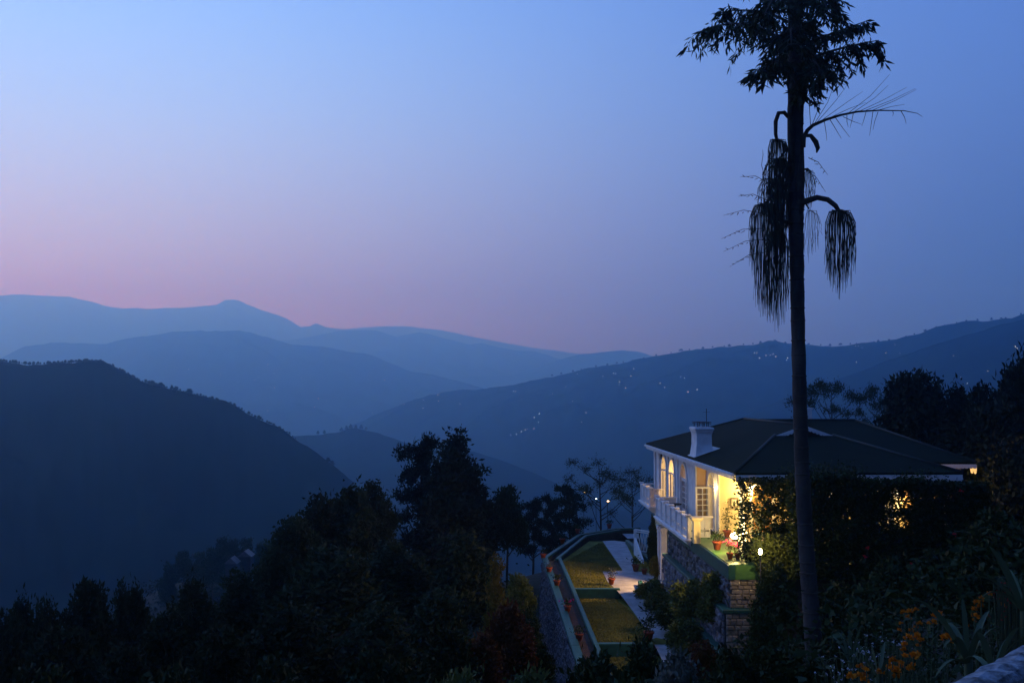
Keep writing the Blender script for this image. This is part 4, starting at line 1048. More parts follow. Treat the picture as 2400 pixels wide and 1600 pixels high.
# ------------------------------------------------------------------ vine and shrubs before the porch
HOLES = [(1762,1150,13,30),(1758,1235,12,40),(1780,1185,9,26),(1815,1168,9,12),(1818,1214,13,13),(1850,1216,9,8),(1838,1190,5,7),(1796,1165,6,12),(1800,1232,7,8),(1950,1158,6,7),(1903,1170,4,10),(1985,1206,7,10),
         (2098,1152,10,10),(2100,1180,14,20),(2127,1170,9,26),(2082,1214,12,10),(2112,1222,14,14),(2075,1186,8,10),(2162,1165,4,14),(2196,1165,5,8),(2222,1165,8,12),(2210,1182,6,7),(1917,1236,6,10),(1925,1252,5,6),(2048,1250,6,5),(2015,1262,7,6),(1830,1250,5,8),(1790,1262,7,10),
         (1940,1321,8,6),(1952,1323,5,5),(1985,1321,4,6),(1999,1321,7,8),(1832,1323,4,4),(1852,1323,5,4),(1938,1363,8,6),(1955,1361,8,5),(1785,1375,4,6),(1806,1336,4,8)]
def vine_leaves(x0, x1, ytop, ybot, n, D, depth, seed, L=.15, W=.10, edge=None):
    r = np.random.RandomState(seed); px = r.uniform(x0, x1, n); py = r.uniform(ytop, ybot, n); keep = np.ones(n, bool)
    if edge is not None:
        lo_ = np.interp(py, [e[0] for e in edge], [e[1] for e in edge]); keep &= px > lo_+r.normal(0, 7, n)
    for (hx, hy, rx, ry) in HOLES:
        q = ((px-hx)/rx)**2+((py-hy)/ry)**2; keep &= ~((q < 1.25+r.uniform(-.6, .45, n)) & (r.rand(n) < .93))
    px, py = px[keep], py[keep]; C_ = np.array([PD(a, b, D)[:] for a, b in zip(px, py)])
    C_[:, 1] += r.uniform(-depth, depth, len(C_))
    return leaf_quads(C_, L, W, r, .1, .35)
def vine(x0, x1, ytop, ybot, n, D, depth, seed, label, stems, edge=None, mat='leafvine', name='climbing_vine', grp='climbing vines on the porch front'):
    p0 = PD((x0+x1)/2, ybot, D); e = empty(name, (p0.x, p0.y, FL-1)); bpy.context.view_layer.update()
    V, Fc = vine_leaves(x0, x1, ytop, ybot, n, D, depth, seed, edge=edge)
    place_in(link('foliage', npmesh('foliage', V, Fc), M[mat]), e)
    m = MB(); r = random.Random(seed)
    for _ in range(stems):
        a = r.uniform(x0+10, x1-5); pts = [PD(a+8*math.sin(k*1.3+a), ybot+(ytop-ybot)*k/7, D+r.uniform(-depth, depth)*.6) for k in range(8)]
        m.tube(pts, [.03-.003*k for k in range(8)], 5)
    place_in(m.build('stem', M['bark']), e)
    return tag(e, label, 'vine', grp)
EDGE = [(1100,1722),(1118,1732),(1150,1738),(1200,1736),(1250,1732),(1275,1738),(1300,1745),(1330,1758),(1400,1775)]
vine(1722, 1860, 1118, 1345, 12500, 38.6, .5, 1, 'leafy vine at the left end of the porch, lit from behind', 4, EDGE)
vine(1850, 2010, 1112, 1350, 21000, 37.2, .45, 2, 'dense dark vine right behind the palm trunk', 4)
vine(2000, 2170, 1122, 1340, 19500, 37.2, .45, 3, 'dark vine around the bright porch lantern', 4)
vine(2160, 2310, 1128, 1350, 19000, 37.2, .45, 4, 'dark vine at the right end of the porch', 4)
vine(1752, 1875, 1252, 1350, 3600, 37.35, .18, 5, 'leafy clump round the small terrace lamp', 3, [(1250,1780),(1275,1768),(1300,1766),(1325,1778),(1350,1800)], mat='leafshrub')
# tufts that break the eave line
for i, (a, b, lb) in enumerate(((1905, 1100, 'vine tuft rising over the eave right of the palm'), (1985, 1105, 'vine tuft lapping the eave above the dark centre'), (2150, 1118, 'vine tuft at the right end of the eave'))):
    c = PD(a, b, 38.5); e = empty('vine_tuft', c); r = np.random.RandomState(90+i)
    V, Fc = leaf_quads(r.normal(0, 1, (420, 3))*np.array([.5, .22, .2])+np.array([0, 0, -.12]), .12, .07, r, .3)
    link('foliage', npmesh('foliage', V, Fc), M['leafvine'], e)
    MB().tube([(0, 0, -1.2), (.05, 0, -.5), (0, 0, 0)], .015, 5).build('stem', M['bark'], e)
    tag(e, lb, 'vine', 'vine tufts at the eave')
# shrubs in front of the terrace
SH = [('garden_shrub','shrub0',1815,1310,36,130,'dark shrub below the small terrace lamp','leafvine'),('garden_shrub','shrub1',1960,1352,34,200,'dark shrub right of the palm base','leafvine'),
      ('garden_shrub','shrub2',2080,1300,33,200,'dark shrub under the porch lantern','leafvine'),('garden_shrub','shrub0',2200,1280,32,220,'tall dark shrub right of the porch','leafvine'),
      ('garden_shrub','shrub1',2330,1180,30,260,'big dark shrub at the right edge beside the house','leafvine'),('garden_shrub','shrub2',2300,1330,24,240,'dark shrub above the marigolds at the right','leafvine'),
      ('garden_shrub','shrub0',1790,1420,29,120,'dark shrub in front of the lit stone corner','leafvine'),('garden_shrub','shrub1',1850,1500,22,240,'dark mounded shrub at the palm foot','leafvine'),
      ('garden_shrub','shrub2',1720,1505,21,190,'dark shrub between the path and the palm','leafvine'),('garden_shrub','shrub0',2010,1470,20,200,'dark shrub behind the white flowers','leafvine')]
for (nm, kd, px, py, D, wp, lb, mt) in SH:
    top = PD(px, py, D); gz = min(ground(top.x, top.y), top.z-1.5) if D < 34 else min(top.z-2.2, -9)
    plant(nm, kd, (top.x, top.y, gz-.1), top.z-gz+.1, wp/F*D, lb, 'shrub', 'shrubs before the house', mt, wood='stem', leaf='foliage')
# small red blossoms among the shrubs
e = None
for i, (px, py) in enumerate(((2032, 1285),(2028, 1306),(2252, 1150),(2238, 1252),(2138, 1322),(1880, 1260))):
    c = PD(px, py, 32.2 if i else 32.4); r = np.random.RandomState(200+i)
    V, Fc = leaf_quads(r.normal(0, .015, (8, 3)), .09, .06, r, .5)
    fo_ = empty('red_blossom', c); link('petals', npmesh('petals', V, Fc), M['red'], fo_); MB().tube([(0, 0, -.25), (0, 0, 0)], .008, 5).build('stalk', M['bark'], fo_)
    tag(fo_, 'single red blossom in the dark shrubs by the porch', 'flower', 'red blossoms in the dark shrubs')
# planting on the stone face and in the bed below it
BED = [('bed_shrub','shrub0',1618,1350,41.5,130,'shrub growing against the stone wall, left of a pair','leafshrub',-9.3),('bed_shrub','shrub2',1676,1330,39.2,115,'taller yellowish shrub against the stone wall near its corner','leafshrub',-9.0),
       ('bed_shrub','shrub1',1525,1354,48,90,'leafy shrub at the path corner of the planting bed','leafshrub',-9.9),('bed_shrub','shrub0',1548,1380,46,100,'shrub next along the bed from the path corner','leafshrub',-10.0),
       ('bed_shrub','shrub2',1575,1408,43,115,'dark shrub in the middle of the planting bed','leafvine',-10.1),('bed_shrub','shrub1',1604,1442,40,105,'yellow green shrub at the near end of the planting bed','leafshrub',-10.3),
       ('bed_shrub','shrub0',1648,1492,36.5,90,'dark brownish shrub past the end of the planting bed','leafrust',-10.4),
       ('bed_shrub','shrub2',1537,1297,53,42,'yellow leaved shrub behind the red path pots','leafgold',-9.9),
       ('bed_shrub','cypress',1530,1200,56,34,'dark clipped column of creeper under the balcony','leafdark',-9.9)]
for (nm, kd, px, py, D, wp, lb, mt, zb) in BED:
    top = PD(px, py, D); plant(nm, kd, (top.x, top.y, zb), top.z-zb, wp/F*D, lb, 'shrub', 'plants along the stone terrace', mt, wood='stem', leaf='foliage')

# rust bush and companions below the garden wall, then the near foreground
FG = [('rust_bush','shrub1',1195,1395,34,150,'rust brown bush left of the garden wall','leafrust',None),('rust_bush','shrub0',1130,1470,31,130,'smaller brownish bush beside the big rust bush','leafrust',None),
      ('slope_bush','shrub2',1218,1335,48,90,'green bush at the corner of the garden wall','leafshrub',None),('slope_bush','shrub1',1238,1420,42,80,'dark bush against the outer face of the garden wall','leafvine',None),('slope_bush','shrub0',1265,1500,36,90,'dark bush low against the garden wall','leafvine',None),('slope_bush','shrub0',1050,1450,30,200,'dark bush left of the rust bushes','leafvine',None),
      ('slope_bush','shrub1',1250,1545,22,220,'leafy bush at the bottom below the rust bush','leafshrub',None),('slope_bush','shrub2',1080,1545,22,240,'leafy bush at the bottom left of the garden wall','leafshrub',None),
      ('slope_bush','shrub0',880,1500,26,260,'dark bush at the bottom centre left','leafvine',None),('slope_bush','shrub1',640,1520,26,280,'dark bush low on the left slope','leafvine',None),('slope_bush','shrub2',380,1540,26,280,'dark bush at the bottom of the left thicket','leafvine',None),
      ('slope_bush','shrub0',110,1550,24,280,'dark bush in the bottom left corner','leafvine',None),
      ('path_bush','shrub1',1400,1505,17,230,'dark leafy bush before the middle lawn','leafvine',None),('path_bush','shrub2',1500,1488,18,190,'dark bush with a thin sprig over the path','leafvine',None),
      ('path_bush','shrub0',1590,1512,16,190,'pale grey leaved bush over the end of the path','leafgrey',None),('path_bush','shrub2',1690,1555,13,300,'dark bush at the bottom right of the path','leafvine',None),
      ('path_bush','shrub1',1480,1570,13,340,'dark bush at the bottom edge below the path','leafvine',None)]
for (nm, kd, px, py, D, wp, lb, mt, zb) in FG:
    top = PD(px, py, D); g_ = ground(top.x, top.y); g_ = g_ if g_ < top.z-.8 else top.z-1.5
    plant(nm, kd, (top.x, top.y, g_-.1), top.z-g_+.1, wp/F*D, lb, 'shrub', 'bushes on the near slope', mt, wood='stem', leaf='foliage')
# upright sprig over the path
sp = empty('leafy_sprig', PD(1512, 1500, 17.5)); bpy.context.view_layer.update()
pts = [PD(a, b, 17.5) for a, b in ((1508,1500),(1516,1470),(1514,1450),(1528,1425),(1524,1412))]
place_in(MB().tube(pts, [.012,.011,.009,.007,.004], 5).build('stem', M['bark']), sp)
r = np.random.RandomState(77); C_ = np.concatenate([np.array(PD(a, b, 17.5)[:])+r.normal(0, .035, (9, 3)) for a, b in ((1510,1455),(1520,1452),(1528,1430),(1516,1428),(1524,1412),(1505,1470),(1526,1465))])
V, Fc = leaf_quads(C_, .12, .035, r, .3); place_in(link('foliage', npmesh('foliage', V, Fc), M['leafvine']), sp)
tag(sp, 'thin dark sprig standing up in front of the path', 'plant')

# undergrowth over the left slope: one mass nobody could count
r = np.random.RandomState(31); N = 1500
ux = np.concatenate([r.uniform(-60, 2.2, N), r.uniform(5, 26, 260)]); uy = np.concatenate([r.uniform(16, 110, N), r.uniform(12, 36, 260)])
uz = slopeH(ux, uy); sel = np.ones(len(ux), bool)
sel &= ~((ux > 2.6) & (uy > 27) & (ux < 9))
Cs = []
for x, y, z in zip(ux[sel], uy[sel], uz[sel]):
    k = 70; s_ = r.uniform(.5, 1.3)
    Cs.append(np.array([x, y, z+.35*s_])+r.normal(0, 1, (k, 3))*np.array([.75, .75, .42])*s_)
V, Fc = leaf_quads(np.concatenate(Cs), .26, .13, r, .4)
tag(link('undergrowth', npmesh('undergrowth', V, Fc), M['leafvine']), 'dense dark undergrowth covering the slopes', 'undergrowth', kind='stuff')

r = np.random.RandomState(32); N = 900
ux = r.uniform(-125, 30, N); uy = r.uniform(105, 255, N); uz = slopeH(ux, uy); Cs = []
for x, y, z in zip(ux, uy, uz):
    s_ = r.uniform(1.2, 3.2); Cs.append(np.array([x, y, z+.6*s_])+r.normal(0, 1, (45, 3))*np.array([.8, .8, .6])*s_)
V, Fc = leaf_quads(np.concatenate(Cs), .75, .45, r, .4)
tag(link('hillside_wood', npmesh('hillside_wood', V, Fc), M['leafdark']), 'dark wood covering the lower spur', 'wood', kind='stuff')

# ------------------------------------------------------------------ potted plants
pot_me = MB().lathe([(.07, 0), (.10, .02), (.145, .22), (.175, .23), (.18, .29), (.15, .29), (.14, .25)], n=14).mesh('pot'); pot_me.materials.append(M['terracotta'])
def pot(loc, s, label, fol='leafshrub', flower=None, tall=.35, n=110, seed=0, nf=0):
    e = empty('potted_plant', loc); r = np.random.RandomState(seed)
    o = link('pot', pot_me, None, e); o.scale = (s, s, s)
    m = MB()
    for k in range(5):
        a = k*1.3; m.tube([(.02*math.cos(a)*s, .02*math.sin(a)*s, .2*s), (.08*math.cos(a)*s, .08*math.sin(a)*s, (.28+tall*.6)*s)], .008*s, 4)
    m.build('stem', M['bark'], e)
    C_ = r.normal(0, 1, (n, 3))*np.array([.11, .11, tall*.33])*s+np.array([0, 0, (.30+tall*.55)*s])
    V, Fc = leaf_quads(C_, .10*s, .05*s, r, .4); link('foliage', npmesh('foliage', V, Fc), M[fol], e)
    if flower:
        fv = []; 
        for k in range(nf):
            c = np.array([r.normal(0, .14), r.normal(0, .14), .30+tall*r.uniform(.6, 1.2)])*s
            V, Fc = leaf_quads(c+r.normal(0, .012, (7, 3)), .085*s, .06*s, r, .5); link('flower', npmesh('flower', V, Fc), M[flower], e)
    return tag(e, label, 'potted plant', 'clay pots about the house')
def zp(px, py, z): p = PZ(px, py, z); return (p.x, p.y, z)
pot(zp(1490, 1338, L1+.02), 1.3, 'large red clay pot on the path behind a smaller one', 'leafvine', seed=1, tall=.25)
pot(zp(1510, 1345, L1+.02), 1.05, 'small orange clay pot with pale plant on the path', 'leafgold', seed=2, tall=.3)
pot(zp(1433, 1369, L1+.06), 1.1, 'clay pot on the end of the green lawn step', 'leafgrey', seed=3, tall=.35)
pot(zp(1521, 1500, L2+.02), 1.3, 'dark clay pot low on the path near the bush', 'leafvine', seed=4)
zt = FL+.042
def tpot(px, py, D, s, *a, **k):
    p = PD(px, py, D); pot((p.x, p.y, zt), s, *a, **k)
tpot(1681, 1284, 41.2, 1.25, 'round red clay bowl on the green terrace left of the pink flowers', 'leafvine', seed=5, tall=.22)
tpot(1711, 1302, 38.9, .85, 'clay pot of pink flowers on the terrace edge', 'leafshrub', flower='pink', nf=16, seed=6, tall=.45)
tpot(1729, 1302, 38.9, .75, 'second clay pot of pink flowers under the bright lamp', 'leafshrub', flower='pink', nf=12, seed=7, tall=.45)
pp = PD(1704, 1255, 44.3); pot((pp.x, pp.y, FL+.10), 1.1, 'clay pot with a thin standard shrub by the yellow wall', 'leafshrub', seed=8, tall=.85, n=160)
WP = [(1273, 1305, 'clay pot on the corner of the garden wall', 'leafvine', None), (1287, 1337, 'orange clay pot on the garden wall near its corner', 'leafgrey', None), (1305, 1368, 'clay pot where the lawn step meets the garden wall', 'leafvine', None),
      (1330, 1428, 'clay pot of mixed flowers midway along the garden wall', 'leafvine', 'magenta'), (1357, 1495, 'clay pot on the garden wall beside the middle lawn', 'leafvine', None)]
for i, (px, py, lb, fo_, fl_) in enumerate(WP):
    y_ = PZ(px, py, -9.85).y; z_ = cop_z(y_)+.08; p = PZ(px, py, z_); pot((p.x, p.y, z_-.1), 1.05, lb, fo_, flower=fl_, nf=4 if fl_ else 0, seed=20+i, tall=.2)
for i, (px, py, lb) in enumerate(((1318, 1273, 'dim clay pot on the far slanting wall of the lawn'), (1354, 1250, 'dim clay pot at the far bend of the lawn wall'), (1428, 1238, 'dark red clay pot far beyond the lawn on the end wall'))):
    p = PZ(px, py, -9.53); pot((p.x, p.y, -9.53), 1.1, lb, 'leafvine', seed=30+i, tall=.2)

# ------------------------------------------------------------------ fishtail palm
DP = 27.0
def pp_(px, py, d=0.): return PD(px, py, DP+d)
base = pp_(1912, 1560); base.z -= 1.2
pa = empty('fishtail_palm', base); bpy.context.view_layer.update()
def pput(o): return place_in(o, pa)
tl = [(1912,1600),(1908,1520),(1902,1440),(1893,1330),(1886,1220),(1880,1100),(1875,950),(1871,800),(1868,650),(1866,540),(1864,500),(1865,400),(1865,300),(1864,200),(1863,100),(1862,0),(1861,-120)]
tr_ = [24,21,19,18,17.5,17,16.5,16,16.5,17.5,20,19,18,17,17,15,12]
pts = [pp_(a, b) for a, b in tl]; fine = []; frad = []
for i in range(len(pts)-1):
    n_ = 6
    for k in range(n_):
        t = k/n_; fine.append(pts[i].lerp(pts[i+1], t)); frad.append(((tr_[i]*(1-t)+tr_[i+1]*t)/F*DP)*(1.02+.02*math.sin(i*3.1+k*1.7) if (k % 3) else .955))
pput(MB().tube(fine, frad, 16).build('trunk', M['palmbark']))
rs = np.random.RandomState(44); rr = random.Random(44)
# leaf sheaths pressed to the trunk
for (x0, y0, x1, y1, w) in ((1850,205,1858,430,9),(1880,330,1872,520,11),(1856,180,1850,330,8),(1877,190,1878,300,7)):
    pput(MB().tube([pp_(x0, y0, -.15), pp_((x0+x1)/2, (y0+y1)/2, -.2), pp_(x1, y1, -.12)], [w*.35/F*DP, w/F*DP, w*.6/F*DP], 8).build('leaf_sheath', M['deadstalk']))
def frond(p0, p1, p2, nsec, seclen, seed, dens=14, taper=True):
    """arched rachis with drooping secondary branches carrying fishtail leaflets"""
    r = np.random.RandomState(seed); m = MB(); pts = []
    for t in np.linspace(0, 1, 12):
        pts.append(p0*(1-t)**2+p1*(2*t*(1-t))+p2*t*t)
    m.tube(pts, [.045*(1-.85*t)+.004 for t in np.linspace(0, 1, 12)], 6)
    axis = (p2-p0).normalized(); side = axis.cross(Vector((0, 0, 1))); side = side.normalized() if side.length > .1 else Vector((0, 1, 0))
    Cs = []; Ds = []
    for i in range(nsec):
        t = .12+.88*(i+.5)/nsec; q = p0*(1-t)**2+p1*(2*t*(1-t))+p2*t*t
        for s in (-1, 1):
            ln = seclen*(1-.45*abs(t-.5)*2)*r.uniform(.7, 1.15)
            d = (side*s*r.uniform(.5, 1.0)+axis*r.uniform(.1, .6)+Vector((0, 0, r.uniform(-.55, .1)))).normalized()
            e1 = q+d*ln*.55; e2 = q+d*ln+Vector((0, 0, -ln*r.uniform(.3, .7)))
            m.tube([q, e1, e2], [.012, .008, .003], 3, cap=False)
            for k in range(dens):
                tt = (k+.6)/dens; c = q*(1-tt)**2+e1*(2*tt*(1-tt))+e2*tt*tt
                for u in range(2):
                    Cs.append(np.array(c[:])+r.normal(0, .03, 3)); Ds.append(np.array([d.x*.5, d.y*.5, -1.0])+r.normal(0, .3, 3))
    V, Fc = leaf_quads(np.array(Cs), .29, .066, r, 0, .2, Ddir=np.array(Ds))
    o = pput(m.build('frond', M['deadstalk'])); lf = link('leaflets', npmesh('leaflets', V, Fc), M['leafpalm'], o)
    return o
FR = [((1862,120,0),(1760,20,-.6),(1640,75,-1.2),11,.95),((1862,60,0),(1780,10,.8),(1690,30,1.5),9,.8),((1866,150,0),(1960,110,-.5),(2060,95,-.8),11,.85),
      ((1868,110,.2),(1960,75,.8),(2030,50,1.2),7,.5),((1864,170,-.2),(1820,120,-2.0),(1785,170,-2.8),8,.7),((1868,170,.2),(1910,110,-2.2),(1925,180,-3.0),8,.7),
      ((1862,40,0),(1830,-60,-1.8),(1790,40,-3.2),9,.8),((1864,20,0),(1910,-70,-1.5),(1945,40,-2.6),9,.8),((1862,0,0),(1800,-110,1.4),(1760,-20,2.6),9,.8),((1864,0,0),(1930,-110,1.6),(1930,60,2.6),9,.8),
      ((1862,-20,0),(1840,-160,-.6),(1790,-200,-1.0),9,.9),((1862,-20,0),(1900,-170,.5),(1960,-200,1.0),9,.9),((1862,-20,0),(1864,-200,0),(1870,-340,-.5),9,.9),
      ((1860,90,0),(1850,40,-2),(1855,110,-3.4),9,.75),((1862,60,0),(1880,20,2),(1875,120,3.2),9,.75),((1876,235,-.2),(1896,200,-.6),(1893,180,-.9),5,.45),((1862,140,.2),(1840,100,2.2),(1830,170,3.0),8,.7)]
for i, (a, b, c, ns, sl_) in enumerate(FR):
    frond(pp_(*a), pp_(*b), pp_(*c), ns, sl_, 300+i)
# bare dead frond reaching right
m = MB(); p0, p1, p2 = pp_(1880, 350), pp_(1885, 285), pp_(1905, 296)
arc = [(1882,345),(1884,322),(1892,306),(1905,294),(1935,281),(1970,270),(2010,262),(2060,259),(2120,260),(2150,266),(2162,274)]
m.tube([pp_(a, b, -.2) for a, b in arc], [.07,.06,.055,.05,.04,.034,.028,.02,.014,.009,.004], 6)
wis = [(1900,296,1896,235,1898,220),(1903,294,1920,250,1930,215),(1907,293,1940,240,1955,200),(1910,292,1960,235,1985,200),(1918,288,1985,240,2022,215),(1930,283,1990,255,2030,240),(1985,268,2040,225,2085,175),(1998,265,2050,230,2082,200),(2010,263,2070,235,2125,205),(2022,262,2090,235,2145,208),(2040,261,2100,235,2148,210),(2050,261,2090,250,2120,245),(1932,284,1936,310,1938,330),(1945,280,1960,305,1972,325),(1958,276,1975,300,1992,322),(1985,270,1985,285,1988,298),(2000,266,1996,285,1992,300),(2030,262,2025,280,2020,296),(2046,262,2042,290,2038,318),(2058,262,2050,285,2046,305),(2112,261,2120,275,2124,290),(2092,260,2094,266,2092,273),(1976,274,2000,285,2020,292)]
for (a, b, c, d, e_, f_) in wis: m.tube([pp_(a, b, -.2), pp_(c, d, -.3), pp_(e_, f_, -.35)], [.010, .008, .004], 4)
pput(m.build('dead_frond', M['deadstalk']))
# thin dead fronds reaching left
for (x0, y0, x1, y1, k) in ((1805,430,1735,415,6),(1800,470,1730,460,7),(1790,500,1695,505,7),(1790,535,1690,560,8),(1800,560,1695,590,8),(1800,590,1710,625,7),(1895,370,1940,410,5),(1890,400,1935,450,5)):
    m = MB(); mid = ((x0+x1)/2, (y0+y1)/2-10)
    P_ = [pp_(x0, y0, .2), pp_(*mid, .3), pp_(x1, y1, .4)]; m.tube(P_, [.012, .009, .004], 4)
    for i in range(k):
        t = (i+1)/(k+1); q = P_[0]*(1-t)**2+P_[1]*(2*t*(1-t))+P_[2]*t*t; m.tube([q, q+Vector((rr.uniform(-.12, 0), rr.uniform(-.1, .1), rr.uniform(-.07, .06)))], [.014, .004], 4)
    pput(m.build('dead_twig', M['deadstalk']))
# hanging fruit bunches: arched stalk and many strands
def bunch(stalk, rad, heads, n, ytop, ybot, seed, thick=.011, jag=45):
    o = pput(MB().tube([pp_(a, b, -.15) for a, b in stalk], rad, 8).build('flower_stalk', M['deadstalk']))
    r = random.Random(seed); m = MB()
    (hx, hy), (xa, xb) = heads
    for i in range(n):
        x = xa+(xb-xa)*(i+r.uniform(0, 1))/n; u = (x-hx)/max(1, (xb-xa)/2); dz = r.uniform(-.32, .32)*math.sqrt(max(0, 1-min(1, abs(u))**2)+.1)
        yb = ybot-jag*abs(u)**1.5*r.uniform(.6, 1.6)-r.uniform(0, jag); rise = hy+abs(u)*r.uniform(2, 22)
        pts = [pp_(hx+(x-hx)*.15, hy, -.15+dz*.2), pp_(hx+(x-hx)*.75, rise-4, -.15+dz*.8), pp_(x, rise+18, -.15+dz)]
        for k in range(1, 6): pts.append(pp_(x+r.uniform(-2, 2), rise+18+(yb-rise-18)*k/5, -.15+dz))
        m.tube(pts, [thick]*7+[thick*.4], 4, cap=False)
    lf = m.build('strands', M['strand']); lf.parent = o; return o
bunch([(1866,478),(1888,472),(1915,463),(1940,468),(1958,482),(1968,497)], [.11,.085,.075,.075,.07,.05], ((1966,494), (1934,2006)), 78, 494, 705, 1, .0085, 60)
bunch([(1856,525),(1840,520),(1828,526),(1822,545)], [.06,.055,.05,.04], ((1822,545), (1790,1849)), 66, 545, 785, 2, .008, 60)
bunch([(1852,430),(1830,440),(1806,462),(1795,478)], [.07,.06,.05,.04], ((1795,478), (1757,1838)), 92, 478, 765, 3, .008, 95)
bunch([(1848,275),(1838,264),(1825,265),(1818,285),(1818,315),(1822,335)], [.055,.06,.06,.058,.05,.04], ((1822,328), (1800,1850)), 52, 328, 560, 4, .009, 80)
bunch([(1852,345),(1842,350),(1830,368)], [.04,.04,.03], ((1828,372), (1786,1850)), 56, 372, 620, 5, .009, 90)
bunch([(1852,390),(1838,395),(1822,415)], [.04,.04,.03], ((1818,420), (1776,1848)), 46, 420, 640, 8, .008, 90)
bunch([(1880,398),(1893,396),(1900,402)], [.03,.03,.02], ((1894,400), (1882,1914)), 18, 400, 520, 6, .007, 40)
bunch([(1882,470),(1890,480),(1896,490)], [.02,.02,.02], ((1900,495), (1886,1926)), 16, 495, 625, 7, .005, 40)
pput(MB().tube([pp_(1884, 318), pp_(1900, 318), pp_(1912, 333), pp_(1917, 348), pp_(1914, 358)], [.05, .06, .075, .06, .02], 8).build('curled_sheath', M['deadstalk']))
pput(MB().tube([pp_(1874, 255, -.2), pp_(1886, 235, -.3), pp_(1892, 210, -.4)], [.06, .04, .03], 6).build('frond_base', M['deadstalk']))
yy = 1500
while yy > 230:                          # ring scars left by fallen leaves
    px_ = float(np.interp(-yy, [-b for a, b in tl], [a for a, b in tl])); rr_ = float(np.interp(-yy, [-b for a, b in tl], tr_))/F*DP
    c = pp_(px_, yy); t_ = Vector((rr.uniform(-.03, .03), 0, 1)).normalized()*.022
    pput(MB().tube([c-t_, c-t_*.3, c+t_*.4, c+t_], [rr_*1.0, rr_*1.07, rr_*1.06, rr_*.99], 16).build('leaf_scar', M['deadstalk']))
    yy -= rr.uniform(24, 52)
tag(pa, 'tall fishtail palm with hanging fruit strands in front of the house', 'palm')

# ------------------------------------------------------------------ foreground garden at the lower right
def gh(x, y): return ground(x, y)
fl_me = []
for k in range(3):
    r = np.random.RandomState(500+k); m_ = 34; th = r.uniform(0, 6.28, m_); ph = r.uniform(0, 1.25, m_)
    Dd = np.stack([np.cos(th)*np.sin(ph), np.sin(th)*np.sin(ph), np.cos(ph)], 1)
    V, Fc = leaf_quads(Dd*.012, .03, .022, r, 0, 0, Ddir=Dd*4); me = npmesh('flower', V, Fc); me.materials.append(M['marigold']); fl_me.append(me)
def flower_plant(name, loc, w, h, flowers, label, mat_l, mat_f, meshes, fs, grp, nleaf=500, lw=(.05, .016), cat='plant'):
    e = empty(name, loc); bpy.context.view_layer.update(); r = np.random.RandomState(int(abs(loc[0]*100)) % 9999)
    C_ = r.normal(0, 1, (nleaf, 3))*np.array([w*.3, w*.3, h*.28])+np.array([0, 0, h*.5])
    V, Fc = leaf_quads(C_, lw[0], lw[1], r, .4); link('foliage', npmesh('foliage', V, Fc), M[mat_l], e)
    m = MB()
    for p in flowers:
        q = Vector(p)-Vector(loc); m.tube([(q.x*.35, q.y*.35, 0), (q.x*.8, q.y*.8, q.z*.6), (q.x, q.y, q.z)], .005, 4, cap=False)
    m.build('stem', M['strap'], e)
    for i, p in enumerate(flowers):
        o = link('flower', meshes[i % len(meshes)], None, e); o.location = Vector(p)-Vector(loc); s = fs*r.uniform(.75, 1.25); o.scale = (s, s, s); o.rotation_euler = (r.uniform(-.5, .5), r.uniform(-.5, .5), r.uniform(0, 6))
        if mat_f and mat_f != 'marigold': o.material_slots[0].link = 'OBJECT'; o.material_slots[0].material = M[mat_f]
    return tag(e, label, cat, grp)
rg = random.Random(9)
MG = [((2120,1460), 10.5, [(2155,1463),(2148,1470),(2178,1462),(2186,1460),(2200,1441),(2190,1445),(2146,1430),(2132,1436),(2120,1437),(2128,1448),(2112,1462),(2152,1487),(2138,1480),(2106,1478)], 'marigold plant highest in the flower bed'),
      ((2160,1500), 9.0, [(2161,1503),(2156,1500),(2150,1494),(2134,1497),(2127,1497),(2122,1512),(2155,1515),(2118,1523),(2148,1535),(2220,1497),(2226,1494),(2216,1498),(2230,1506)], 'marigold plant with the largest orange blossom'),
      ((2120,1550), 8.0, [(2120,1540),(2092,1550),(2140,1540),(2110,1555),(2086,1564),(2092,1570),(2100,1575),(2115,1565),(2132,1570),(2138,1560),(2100,1585),(2104,1586)], 'marigold plant below the largest blossom'),
      ((2030,1570), 7.6, [(2016,1565),(2030,1572),(2028,1582),(2060,1576),(2066,1580),(1995,1590),(2024,1597),(2014,1585)], 'marigold plant at the bottom edge'),
      ((2290,1420), 10.0, [(2300,1402),(2302,1410),(2300,1422),(2290,1414),(2282,1430),(2318,1394),(2284,1446),(2283,1455),(2266,1467),(2345,1420)], 'marigold plant at the right of the bed behind strap leaves')]
for (c, D, fls, lb) in MG:
    pts = [PD(a+rg.uniform(-2, 2), b, D+rg.uniform(-.3, .3)) for a, b in fls]
    cx = sum(p.x for p in pts)/len(pts); cy = sum(p.y for p in pts)/len(pts); gz = min(gh(cx, cy), min(p.z for p in pts)-.25)
    flower_plant('marigold_plant', (cx, cy, gz), .7, max(p.z for p in pts)-gz, pts, lb, 'leafvine', 'marigold', fl_me, 1.0, 'marigolds in the near bed', 700)
wf = []
for k in range(2):
    r = np.random.RandomState(600+k); V, Fc = leaf_quads(r.normal(0, .003, (6, 3)), .012, .010, r, .4); me = npmesh('flower', V, Fc); me.materials.append(M['whitepetal']); wf.append(me)
